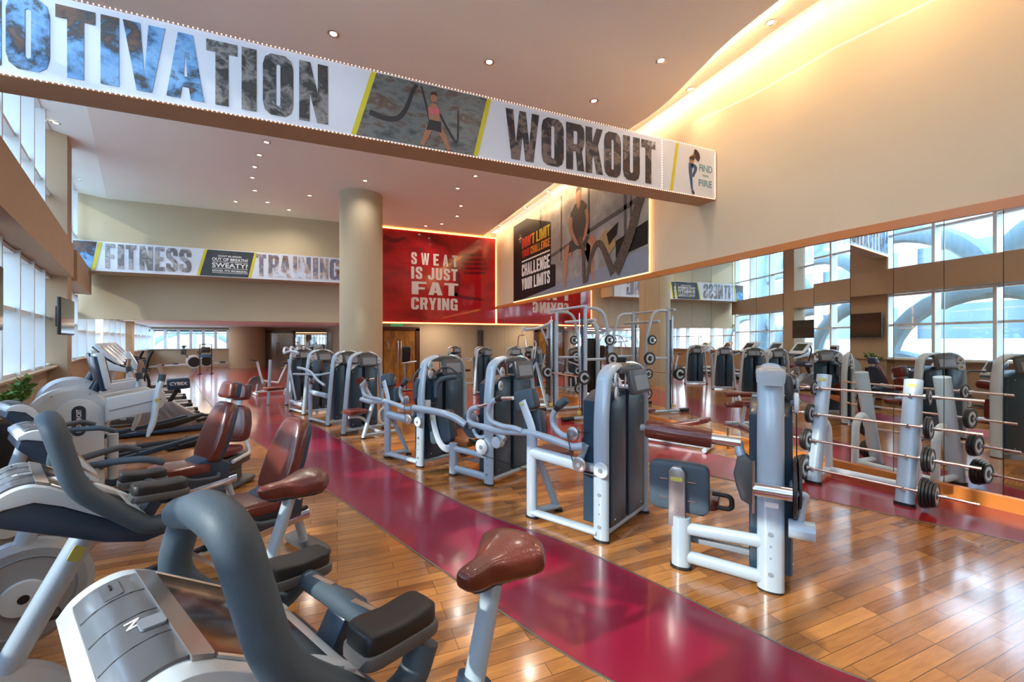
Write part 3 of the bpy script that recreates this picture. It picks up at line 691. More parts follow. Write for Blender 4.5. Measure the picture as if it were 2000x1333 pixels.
fp('yellow_stripe', [(-2.62, 3.72), (-2.54, 3.72), (-2.37, 4.53), (-2.45, 4.53)], M['yel'])
for s_, x0, z, w_, h_ in (('DON\'T BE AFRAID', -3.42, 4.33, 0.62, 0.05), ('OUT OF BREATH?', -3.58, 4.20, 0.95, 0.10), ('SWEATY?', -3.58, 4.00, 0.95, 0.14), ('GOOD. IT\'S WORKING.', -3.58, 3.86, 0.95, 0.07)):
    q = FP(x0, z); text('lettering', s_, (q[0], -0.018, q[2]), U, V, w_, h_, M['whiteink'], fb, 0.02)
for z in (4.165, 3.965, 3.825): fp('printed_line', [(-3.58, z), (-2.63, z), (-2.63, z + 0.012), (-3.58, z + 0.012)], M['whiteink'], 2)

# red wall graphic --------------------------------------------------------
M['redg'] = photo_mat('gloss_red_graphic', [(0.13, 0.001, 0.004), (0.28, 0.003, 0.008), (0.42, 0.005, 0.010), (0.32, 0.003, 0.008), (0.15, 0.001, 0.004)], 0.55, 8.0, 0.10, (1, 1, 1.6))
M['redg'].node_tree.nodes['Principled BSDF'].inputs['Coat Weight'].default_value = 0.6
M['redd'] = mat('dark_red_print', (0.16, 0.002, 0.008), 0.12, coat=0.5)
M['offwhite'] = mat('off_white_print', (0.62, 0.54, 0.50), 0.4)
rg = empty('wall_graphic', (3.6, 16.38, 2.40), 0, 'glossy red wall panel with white letters SWEAT IS JUST FAT CRYING', 'poster')
b = MB(); b.box((0.19, 0, 1.77), (4.56, 0.03, 3.54)); b.build('panel', M['redg'], rg, smooth=False)
for i, (x0, x1, z0) in enumerate([(0.95, 1.9, 5.10), (1.0, 2.0, 4.92), (1.05, 2.05, 4.74), (1.0, 2.1, 4.56), (1.1, 2.0, 4.38)]):
    poly('printed_shape', [(x0, z0 - 2.4), (x1, z0 - 2.34), (x1, z0 - 2.22), (x0, z0 - 2.28)], (0, -0.014, 0), U, V, M['redd'], rg)
poly('printed_shape', [(0.72, 1.25), (1.0, 1.15), (1.9, 1.05), (2.0, 0.95), (1.1, 0.98), (0.7, 1.1)], (0, -0.014, 0), U, V, M['redd'], rg)
poly('printed_shape', limb([(0.75, 1.1), (0.85, 1.6), (0.80, 2.2), (0.6, 2.6)], 0.10, 0.14), (0, -0.014, 0), U, V, M['redd'], rg)
poly('printed_shape', limb([(-2.0, 3.2), (-1.6, 3.1), (-1.2, 3.25)], 0.12, 0.04), (0, -0.014, 0), U, V, M['redd'], rg)
for ln, x0, z0, w_, h_, gp in (('SWEAT', 2.62, 4.66, 1.83, 0.46, .75), ('IS JUST', 2.62, 4.10, 1.83, 0.47, .22), ('FAT', 2.64, 3.50, 1.84, 0.50, .12), ('CRYING', 2.62, 2.92, 1.83, 0.47, .16)):
    block_word(ln, (x0 - 3.6, -0.016, z0 - 2.40), (1, 0, 0), w_, h_, M['offwhite'], rg, gp)
b = MB(); b.tube([(-2.1, -.02, 0), (2.48, -.02, 0), (2.48, -.02, 3.56), (-2.1, -.02, 3.56)], 0.022, 6, closed=True); b.build('light_border', M['led_orange'], rg)

# battle rope poster on the right wall --------------------------------------
PX = 6.055
ps = empty('wall_poster', (PX, 14.36, 3.15), 0, 'huge photo poster of a man with battle ropes reading CHALLENGE YOUR LIMITS', 'poster')
UU = (0, -1, 0)
b = MB(); b.box((0, -3.66, 1.40), (0.03, 7.33, 2.80))
M['pgrey'] = photo_mat('poster_grey_wall', [(0.12, 0.12, 0.12), (0.22, 0.22, 0.22), (0.32, 0.32, 0.32), (0.40, 0.39, 0.38)], 0.9, 3.3)
b.build('poster_panel', M['pgrey'], ps, smooth=False)
def pp(name, pts, m, layer=1): return poly(name, pts, (-0.016, 0, 0), UU, V, m, ps, layer)
M['pdark'] = mat('poster_black', (0.008, 0.008, 0.010), 0.5, spec=0.2)
M['pframe'] = mat('poster_frame_grey', (0.07, 0.07, 0.075), 0.3)
M['pblue'] = mat('poster_blue_floor', (0.20, 0.24, 0.31), 0.3, var=0.1)
M['porange'] = mat('poster_orange', (0.65, 0.22, 0.02), 0.4); M['pyellow'] = mat('poster_yellow', (0.60, 0.42, 0.02), 0.4); M['pred'] = mat('poster_red', (0.50, 0.02, 0.02), 0.4)
M['tan'] = mat('poster_tan', (0.32, 0.22, 0.09), 0.4)
pp('printed_floor', [(0.02, 0.02), (7.3, 0.02), (7.3, 0.55), (5.6, 0.35), (3.0, 0.22), (0.02, 0.3)], M['pblue'], 1)
pp('printed_panel', [(0.02, 0.02), (0.75, 0.02), (3.25, 0.2), (3.25, 0.85), (2.95, 0.9), (2.95, 2.2), (1.2, 2.78), (0.02, 2.78)], M['pdark'], 2)
for u0, r0 in ((2.25, 0.03), (3.60, 0.03), (5.05, 0.045), (6.55, 0.05), (6.75, 0.03)):
    pp('printed_frame_bar', [(u0 - r0, 0.9), (u0 + r0, 0.9), (u0 + r0, 2.78), (u0 - r0, 2.78)], M['pframe'], 2)
pp('printed_frame_bar', [(2.25, 1.02), (7.3, 1.62), (7.3, 1.74), (2.25, 1.10)], M['pframe'], 2)
pp('printed_panel', [(6.2, 0.5), (7.3, 0.6), (7.3, 1.1), (6.2, 0.9)], M['pdark'], 2)
# man
pp('printed_man', limb([(4.22, 1.05), (3.92, 1.10), (3.86, 0.70), (3.82, 0.10)], 0.17, 0.06), M['skin'], 3)
pp('printed_man', limb([(4.62, 1.05), (5.22, 1.12), (5.20, 0.70), (5.24, 0.12)], 0.18, 0.06), M['skin'], 3)
pp('printed_shorts', [(4.02, 1.02), (4.10, 1.35), (4.80, 1.38), (5.10, 1.25), (4.85, 0.98), (4.45, 1.06)], M['ink'], 4)
pp('printed_shirt', [(4.22, 1.32), (4.12, 1.75), (4.14, 2.10), (4.38, 2.30), (4.75, 2.32), (4.98, 2.12), (4.96, 1.70), (4.80, 1.34)], M['ink'], 5)
pp('printed_man', limb([(4.95, 2.02), (5.00, 1.66), (4.88, 1.32), (4.72, 1.18)], 0.08, 0.05), M['skin'], 6)
pp('printed_man', limb([(4.16, 2.00), (4.20, 1.62), (4.42, 1.28), (4.58, 1.16)], 0.08, 0.05), M['skin'], 6)
pp('printed_man', [(4.56 + .13 * math.cos(k * .6), 2.50 + .20 * math.sin(k * .6)) for k in range(11)], M['skin'], 5)
pp('printed_man', [(4.48, 2.22), (4.56, 2.12), (4.66, 2.24), (4.64, 2.4), (4.48, 2.4)], M['skin'], 6)
pp('printed_hair', [(4.42, 2.55), (4.45, 2.70), (4.56, 2.75), (4.68, 2.70), (4.70, 2.54), (4.66, 2.62), (4.48, 2.62)], M['hair'], 6)
M['rope'] = photo_mat('rope_print', [(0.015, 0.015, 0.015), (0.10, 0.08, 0.065), (0.02, 0.02, 0.02), (0.20, 0.17, 0.14)], 7, 2.2, stretch=(1, 1, 3))
pp('printed_rope', limb([(4.55, 1.20), (4.68, 1.30), (4.80, 0.90), (4.82, 0.45), (4.86, 0.08)], 0.06, 0.07), M['rope'], 7)
pp('printed_rope', limb([(4.95, 0.10), (5.12, 0.60), (5.35, 0.95), (5.60, 0.95), (5.85, 0.60), (6.10, 0.15)], 0.06, 0.11), M['rope'], 6)
pp('printed_bag', [(5.55, 1.1), (5.75, 1.25), (6.15, 1.2), (6.2, 0.8), (5.9, 0.6)], M['tan'], 5)
pp('printed_panel', [(5.85, 1.15), (6.30, 1.32), (6.24, 1.05), (5.95, 0.85)], M['pdark'], 6)
pp('printed_rope', limb([(7.20, 1.85), (6.98, 1.45), (6.75, 0.95), (6.45, 0.50), (6.20, 0.18)], 0.12, 0.17), M['rope'], 8)
for s_, u0, z0, w_, h_, m in (('DON', 0.78, 1.80, 0.72, 0.36, 'pred'), ("'T", 1.52, 1.80, 0.30, 0.36, 'porange'), ('LIMIT', 1.95, 1.80, 0.95, 0.36, 'pyellow'), ('YOUR', 0.80, 1.48, 0.62, 0.26, 'pred'), ('CHALLENGE', 1.50, 1.48, 1.40, 0.26, 'porange'),
                              ('CHALLENGE', 0.78, 0.82, 2.12, 0.42, 'whiteink'), ('YOUR LIMITS', 0.78, 0.34, 2.12, 0.40, 'whiteink')):
    block_word(s_, (-0.024, -u0, z0), UU, w_, h_, M[m], ps, .16)
pp('printed_line', [(0.78, 1.32), (2.9, 1.32), (2.9, 1.37), (0.78, 1.37)], M['whiteink'], 4)
pp('printed_line', [(0.62, 2.05), (0.65, 2.05), (0.65, 2.35), (0.62, 2.35)], M['whiteink'], 4); pp('printed_line', [(0.5, 2.19), (0.78, 2.19), (0.78, 2.22), (0.5, 2.22)], M['whiteink'], 4)
b = MB(); b.tube([(-.01, -0.0, -0.012), (-.01, -7.35, -0.012), (-.01, -7.35, 2.8)], 0.014, 6); b.build('light_border', M['led_orange'], ps)

# ================================================================= CEILING DOWNLIGHTS
DL = [((-0.05, 6.38), 'above the ropes photo of the beam, leftmost of the near ceiling row'), ((2.16, 6.10), 'above the blank white part of the beam'), ((4.58, 5.06), 'nearest the warm cove, above WORKOUT'), ((4.24, 6.37), 'just above the beam left of the cove'),
      ((-1.41, 10.41), 'nearest of the curved line beyond the beam'), ((-1.66, 11.19), 'second of the curved line beyond the beam'), ((-1.88, 12.0), 'third of the curved line beyond the beam'), ((-2.06, 12.81), 'fourth of the curved line beyond the beam'), ((-2.17, 13.88), 'fifth of the curved line beyond the beam'),
      ((-0.75, 13.74), 'left of the round column, high and alone'), ((-1.99, 14.91), 'above the word TRAINING, right of a dimmer one'), ((-2.89, 15.2), 'above the dark SWEATY panel near the back wall'), ((-1.46, 15.5), 'closest to the back wall left of the column'),
      ((0.69, 11.9), 'right over the round column'), ((3.13, 11.5), 'midway between column and cove'), ((3.32, 10.46), 'under the beam right of the column, closest of its cluster'), ((3.63, 12.95), 'above the red wall panel, middle of a loose line'), ((3.81, 14.06), 'above the red wall panel, farther and to the right'), ((3.54, 15.2), 'close above the red wall panel'), ((3.05, 15.7), 'closest to the top edge of the red wall panel')]
DL_ADDED = [(0.0, 3.2), (2.2, 3.0), (4.2, 2.6), (0.2, 0.0), (2.4, 0.0), (4.4, -0.4), (0.6, -3), (3, -3), (-1.0, 8.4), (1.6, 8.6), (4.1, 8.8)]
dlp = empty('downlight', (0, 0, 0), 0, 'x', 'ceiling light', 'recessed downlights in the flat ceiling')
b = MB(); b.lathe([(0.045, 0.0015), (0.075, 0.0), (0.078, -0.006), (0.060, -0.012), (0.045, -0.004)], seg=24, ring=True); b.build('trim_ring', M['chrome'], dlp)
b = MB(); b.lathe([(0.0, -0.002), (0.044, -0.002), (0.044, 0.004)], seg=20); b.build('lens', M['lamp'], dlp)
def spot(loc, power, col=(1.0, 0.90, 0.78), size=150):
    l = bpy.data.lights.new('downlight_lamp', 'SPOT'); l.energy = power; l.color = col; l.spot_size = R(size); l.spot_blend = 0.9; l.shadow_soft_size = 0.06
    o = bpy.data.objects.new('downlight_lamp', l); COL.objects.link(o); o.location = loc; return o
for i, ((x, y), lab) in enumerate(DL):
    place(dlp, i == 0, (x, y, CZ - 0.002), 0, 'small downlight ' + lab)
    spot((x, y, CZ - 0.05), 44)
for x, y in DL_ADDED: spot((x, y, CZ - 0.05), 44)  # unseen lamps without fixtures, added to light the room
for i, (x, y, z) in enumerate([(-4.83, 10.19, CZ + .075), (-5.21, 11.28, CZ + .075), (-5.59, 12.41, CZ + .075), (-6.40, 15.0, CZ + .075)]):
    place(dlp, False, (x, y, z), 0, ('nearest', 'second', 'third', 'farthest')[i] + ' downlight in the pale sloping ceiling strip above the left windows', 'downlights by the windows')
for i, (x, y) in enumerate([(5.55, 4.0), (5.72, 5.6), (5.55, 2.6), (5.75, 11.06), (5.75, 12.7), (5.76, 15.0)]):
    place(dlp, False, (x, y, CZ + 0.122), 0, ('middle downlight in the cove band before the beam', 'cove band downlight just before the beam', 'cove band downlight at the top edge of the photo', 'cove band downlight nearest beyond the beam', 'cove band downlight above the rope poster', 'farthest cove band downlight near the red wall')[i], 'downlights in the cove')
    spot((x, y, CZ + 0.08), 28, (1, .7, .42), 120)

# ================================================================= TELEVISIONS
tvp = empty('television', (0, 0, 0), 0, 'x', 'television', 'televisions on the window piers')
b = MB(); b.box((0, 0, 0), (0.05, 1.22, 0.72), bev=0.01); b.build('casing', M['black'], tvp)
b = MB(); b.box((0.027, 0, 0.01), (0.004, 1.18, 0.67)); b.build('screen', M['screen'], tvp, smooth=False)
b = MB(); b.box((-0.06, 0, 0), (0.09, 0.5, 0.4)); b.build('wall_bracket', M['black'], tvp)
c = wl(12.25, -1.08); place(tvp, True, (c[0], c[1], 2.18), WR - R(4), 'flat black television on the far window pier beyond the cross trainers')
c = wl(6.8, -1.17); place(tvp, False, (c[0], c[1], 2.18), WR, 'flat black television on the pier below the high beam, seen only in the mirror')

# ================================================================= OUTSIDE
M['conc'] = mat('blue_grey_cladding', (0.25, 0.36, 0.41), 0.5, var=0.06, vs=0.8)
M['pale'] = mat('pale_stone', (0.72, 0.68, 0.58), 0.7, var=0.05, vs=0.3)
M['bwin'] = mat('blue_window_band', (0.15, 0.23, 0.30), 0.2, 0.1, coat=0.5)
lt = empty('facade_lattice', (*wl(8, -4.2), 0), WR + PI / 2, 'blue-grey arched lattice of curved ribs standing outside the windows', 'facade')
# local x runs along the facade (towards -t), y = out of room after rotation
for row in range(-1, 4):
    for k in range(-4, 3):
        x0 = k * 5.2 + (2.6 if row % 2 else 0); z0 = -1.2 + row * 2.15
        b = MB(); pts = [(x0 + 2.6 * math.sin(a), 0, z0 + 2.3 * math.cos(a) * 1.0) for a in [PI * (-0.5 + i / 16) for i in range(17)]]
        b.tube(pts, 0.20, 8, ry=0.30, up=(0, 1, 0)); b.build('rib', M['conc'], lt)
for k in range(-2, 2):
    b = MB(); b.cyl((k * 10.4 + 1.3, -0.2, -4), (k * 10.4 + 1.3, -0.2, 9), 0.36); b.build('mast', M['conc'], lt)
def tower(loc, rz, wd, dp, z0, z1, label, fl=3.4):
    e = empty('office_tower', loc, rz, label, 'building')
    b = MB(); b.box((0, 0, (z0 + z1) / 2), (wd, dp, z1 - z0)); b.build('wall', M['pale'], e, smooth=False)
    b = MB(); z = z0 + 1
    while z < z1 - 2: b.box((0, 0, z + 1.0), (wd + 0.12, dp + 0.12, 1.9)); z += fl
    b.build('window_band', M['bwin'], e, smooth=False)
    b = MB(); x = -wd / 2
    while x <= wd / 2 + .01: b.cyl((x, -dp / 2 - 0.3, z0), (x, -dp / 2 - 0.3, z1), 0.45, seg=10); b.cyl((x, dp / 2 + 0.3, z0), (x, dp / 2 + 0.3, z1), 0.45, seg=10); x += wd / 4
    b.build('pilaster', M['pale'], e)
    return e
tower((-27, 7, 0), WR + PI / 2, 22, 12, -40, 9, 'pale office tower with blue window bands opposite the gym windows')
tower((-52, 34, 0), WR + PI / 2, 22, 14, -50, 26, 'tall hazy office tower in the distance beyond the lattice')
tower((-80, -6, 0), WR + PI / 2, 30, 14, -60, 12, 'low wide distant tower left of the pale office block')
lt = empty('facade_lattice', (-9.3, 35.6, 0), 0, 'teal crossing arches outside the far window', 'facade')
for x0 in (-5.0, 0, 5.0):
    b = MB(); b.tube([(x0 + 2.5 * math.sin(a), 0, 2.35 - 1.5 * (1 - math.cos(a))) for a in [PI / 2 * i / 10 for i in range(-10, 11)]], .20, 8, ry=.14); b.build('rib', M['conc'], lt)
b = MB(); b.cyl((0, 0, -3), (0, 0, 4.5), .20); b.build('mast', M['conc'], lt)
b = MB(); b.tube([(-4, 0, 1.0), (4, 0, 1.0)], .12, 8); b.build('rail', M['conc'], lt)
b = MB(); b.box((-60, 30, -41), (260, 300, 1)); o = b.build('street_ground', mat('hazy_ground', (0.42, 0.47, 0.50), 0.8), smooth=False); struct(o)
# ================================================================= WEIGHT-STACK MACHINES
def post(b, pts, rx=0.038, ry=0.072, n=5, fil=0.10, seg=16):
    return b.tube(round_path(pts, fil, n), rx, seg, ry=ry, up=(1, 0, 0))
def foot(parent, x, y, rx=0.045, ry=0.078):
    b = MB(); b.prism([(rx * math.cos(2 * PI * k / 20), ry * math.sin(2 * PI * k / 20)) for k in range(20)], (x, y, 0.011), (1, 0, 0), (0, 1, 0), 0.022); return b.build('rubber_foot', M['black'], parent)
def disc(parent, name, c, r, th, m, axis=(1, 0, 0), hub=True, rim=None):
    c = Vector(c); a = Vector(axis).normalized(); b = MB()
    b.lathe([(r * .25, -th / 2), (r * .9, -th / 2), (r, -th * .3), (r, th * .3), (r * .9, th / 2), (r * .78, th * .42), (r * .25, th * .42), (0.001, th * .42)], c, a, 28)
    o = b.build(name, m, parent)
    if hub:
        b = MB(); b.lathe([(r * .28, -th * .8), (r * .28, th * .8), (r * .20, th * 1.1), (0.001, th * 1.1)], c, a, 14); b.build('hub', M['greyd'] if m != M['greyd'] else M['black'], o)
    return o
def cable(parent, pts, r=0.004):
    b = MB(); b.tube(pts, r, 6); return b.build('cable', M['black'], parent)
def label_plate(parent, c, w_, h_, u, v):
    b = MB(); b.prism(rrect(w_, h_, h_ * .25), c, u, v, 0.004); return b.build('label_plate', M['yellow'], parent, smooth=False)

def tower(root, W=0.82, H=1.48, y0=-0.05, y1=0.22, lean=0.03, pulleys=((0.13, -0.07, 1.37), (0.12, -0.08, 1.25)), disp=(0.47, -0.12), front_post=True, rx=0.038, ry=0.072, paxis=(0.35, -1, 0)):
    b = MB(); post(b, [(0, 0, 0.015), (lean, 0, H * .72), (lean + .05, 0, H - .10), (lean + .15, 0, H - .035), (lean + .26, 0, H - .02)], rx, ry, fil=0.2); fp_ = b.build('frame_post', M['grey'], root)
    foot(fp_, 0, 0)
    b = MB(); post(b, [(W, 0, 0.015), (W - lean, 0, H * .72), (W - lean - .05, 0, H - .10), (W - lean - .15, 0, H - .035), (W - lean - .24, 0, H - .02)], rx, ry, fil=0.2); rp_ = b.build('frame_post', M['grey'], root)
    foot(rp_, W, 0)
    b = MB(); b.beam((0, 0.0, 0.07), (W, 0.0, 0.07), 0.09, 0.05, 0.015); b.build('base_bar', M['grey'], root)
    # dark arched cap
    x0, x1 = lean + .20, W - lean - .20
    arc = [(x0 + (x1 - x0) * k / 10, H - .045 + .055 * math.sin(PI * (0.12 + 0.76 * k / 10))) for k in range(11)]
    b = MB(); b.prism(arc + [(x1, H - .075), (x0, H - .075)], (0, 0, 0), (1, 0, 0), (0, 0, 1), 0.19, 0.012); cp = b.build('top_cap', M['cap'], root)
    label_plate(cp, ((x0 + x1) / 2, -0.085, H - .012), 0.13, 0.035, (1, 0, 0), (0, -.75, .66))
    # display hanging from the cap
    b = MB(); b.box((disp[0], disp[1], H - .16), (0.34, 0.07, 0.22), (R(-12), 0, 0), 0.02); dp = b.build('display', M['cap'], root)
    b = MB(); b.box((disp[0], disp[1] - .037, H - .165), (0.26, 0.004, 0.13), (R(-12), 0, 0)); b.build('screen', M['greyd'], dp, smooth=False)
    # shrouds with a slot showing the weights
    yc, yd = (y0 + y1) / 2, y1 - y0; top = H - .26; s = 0.10
    for xa, xb, sgn in ((lean + .065, W * .5 - .055, -1), (W * .5 + .0, W - lean - .065, 1)):
        ol = [(xa, s), (xb, s), (xb, top - (0 if sgn < 0 else 0)), (xa, top)]
        ol = [(xa, s), (xb, s), (xb, top + (.03 if sgn < 0 else -.06)), ((xa + xb) / 2, top + .03 if sgn > 0 else top + .02), (xa, top + (-.06 if sgn < 0 else .03))]
        b = MB(); b.prism(ol, (0, yc, 0), (1, 0, 0), (0, 0, 1), yd, 0.014); sh = b.build('shroud', M['shroud'], root)
        b = MB()
        for zz in (s + .06, top - .1): b.lathe([(0.008, -0.002), (0.008, 0.003), (0.001, 0.004)], ((xa + xb) / 2 + sgn * .08, y0 - .001, zz), (0, -1, 0), 8)
        b.build('bolt', M['chrome'], sh)
    b = MB(); z = 0.16
    for k in range(13): b.box((W * .5 - .028, yc, z), (0.05, yd * .6, 0.026), bev=.003); z += 0.031
    b.build('weight_stack', M['black'], root)
    b = MB(); b.cyl((W * .5 - .028, yc - .04, 0.1), (W * .5 - .028, yc - .04, H - .08), 0.008, seg=8); b.build('guide_rod', M['chrome'], root)
    for p in pulleys: disc(root, 'pulley_wheel', p, 0.058, 0.022, M['white'], paxis)
    # bolts on the near post
    b = MB()
    for z, r in ((0.13, .016), (0.24, .006), (0.32, .006), (0.40, .016)): b.lathe([(r, -0.002), (r, 0.003), (0.001, 0.004)], (-rx - .001, 0, z), (-1, 0, 0), 12)
    b.build('bolt', M['greyd'], fp_)

def mach(loc, deg, label, cat='exercise machine', group=None, name='weight_machine'):
    return empty(name, (loc[0], loc[1], 0), R(deg), label, cat, group)
def back_pad(parent, c, s, rot, name='backrest', shell=True):
    b = MB(); b.pad(c, s, rot, 0.28); o = b.build(name, M['leather'], parent)
    if shell:
        Rm = Euler(rot).to_matrix(); c2 = Vector(c) + Rm @ Vector((-s[0] * .22, 0, 0))
        b = MB(); b.pad(c2, (s[0] * .75, s[1] * 1.03, s[2] * 1.03), rot, 0.25); b.build('back_shell', M['foam'], o)
    return o

# --- nearest machine: roller press with the open side frame ------------------------------------
m = mach((2.72, 1.96), 35.8, 'grey glute roller machine nearest the camera, brown padded roller beside its upright')
tower(m, 0.80, 1.50, -.13, .13, lean=0.0, pulleys=(), disp=(0.45, -.12), rx=0.046, ry=0.080)
b = MB(); b.prism([(-.058, 1.40), (-.052, 1.465), (-.03, 1.500), (.02, 1.515), (.3, 1.50), (.3, 1.45), (-.03, 1.44)], (0, 0, 0), (1, 0, 0), (0, 0, 1), 0.176, 0.02); b.build('top_cover', M['midgrey'], m)
b = MB(); b.tube([(0, .573, 0.015), (0, .573, 0.38)], 0.048, 16, ry=0.068, up=(1, 0, 0)); fo = b.build('frame_leg', M['grey'], m); foot(fo, 0, .573, .055, .078)
for z0, z1 in ((0.30, 0.325), (0.095, 0.08)):
    b = MB(); b.tube([(0, .56, z0), (0, .03, z1)], 0.046, 14, ry=0.034, up=(0, 0, 1)); b.build('cross_beam', M['grey'], m)
b = MB(); b.beam((.10, .53, .19), (.10, .05, .19), .05, .04); b.build('slide_rail', M['greyd'], m)
o = back_pad(m, (.10, .60, .585), (.13, .42, .36), (0, 0, 0), 'backrest')
b = MB(); b.prism([(-.062, .30), (.062, .30), (.058, .72), (.03, .755), (-.03, .755), (-.058, .72)], (-.005, .60, 0), (0, -1, 0), (0, 0, 1), .05, .012); sp_ = b.build('backrest_support', M['silverp'], m)
label_plate(sp_, (-.033, .60, .665), .085, .032, (0, -1, 0), (0, 0, 1))
b = MB()
for z in (.50, .64):
    for yy in (.50, .70): b.tube([(.02, yy - .03, z), (.02, yy + .03, z)], .006, 6)
b.build('bolt', M['chrome'], sp_)
b = MB(); b.pad((.32, .50, .44), (.34, .32, .09), None, .3); b.build('seat', M['leather'], m)
b = MB(); b.tube([(.32, .48, .30), (.32, .48, .42)], .03, 12); b.build('seat_post', M['greyd'], m)
b = MB(); b.tube(round_path([(.20, .38, .53), (.20, .25, .53), (.20, .245, .43), (.20, .38, .43)], .04), .018, 10); b.build('grip_handle', M['black'], m)
b = MB(); b.lathe([(.02, 0), (.068, .006), (.074, .03), (.075, .25), (.074, .465), (.068, .489), (.02, .495)], (.15, .867, .985), (0, -1, -.05), 28); b.build('roller_pad', M['leather'], m)
b = MB(); b.lathe([(.0, -.05), (.026, -.045), (.03, -.02), (.022, 0), (.022, .02)], (.15, .867, .985), (0, -1, -.05), 14); b.build('roller_knob', M['greyd'], m)
b = MB(); b.cyl((.15, .38, .962), (.15, .185, .955), .043, seg=20); ax = b.build('roller_axle', M['chrome'], m)
b = MB(); b.tube([(.14, .27, .90), (.14, .27, 1.06)], .007, 8); b.build('locking_pin', M['chrome'], ax)
b = MB(); b.tube(round_path([(.15, .205, .955), (.13, .19, .88), (.12, .12, .74)], .05), .032, 14); b.build('swing_arm', M['grey'], m)
b = MB(); b.prism([(-.09, -.05), (-.11, .04), (-.085, .16), (-.03, .19), (.02, .15), (.06, .05), (.05, -.10), (0, -.17), (-.06, -.14)], (.10, .12, .70), (0, -1, 0), (0, 0, 1), .09, .02); b.build('cam_housing', M['cap'], m)
b = MB(); b.cyl((-.085, .10, .705), (-.085, -.12, .705), .048, seg=22); b.build('axle', M['chrome'], m)
b = MB(); b.tube([(-.12, .098, .55), (-.12, .098, .90)], .008, 8); b.build('locking_pin', M['chrome'], m)
disc(m, 'belt_wheel', (.06, -.135, .70), .20, .026, M['black'], (0, 1, 0)); disc(m, 'belt_wheel', (.10, -.165, .72), .18, .02, M['black'], (0, 1, 0))
disc(m, 'pulley_wheel', (.14, -.15, 1.27), .075, .03, M['white'], (0, 1, 0)); disc(m, 'pulley_wheel', (.20, -.16, 1.38), .06, .02, M['greyd'], (0, 1, 0))
cable(m, round_path([(.06, -.15, .9), (.10, -.15, 1.25), (.18, -.16, 1.44), (.3, -.12, 1.46)], .06))
b = MB(); b.tube(round_path([(-.05, -.12, .705), (-.04, -.20, .70), (-.02, -.185, .66), (-.02, -.165, .50)], .03), .022, 10); b.build('counterweight_arm', M['grey'], m)
b = MB(); b.cyl((-.02, -.245, .46), (-.02, -.10, .46), .062, seg=24); b.build('counterweight', M['grey'], m)
b = MB(); b.prism(rrect(.08, .035, .004), (-.050, -.005, .60), (0, -1, 0), (0, 0, 1), .004); b.build('warning_sticker', M['whiteink'], m, smooth=False)

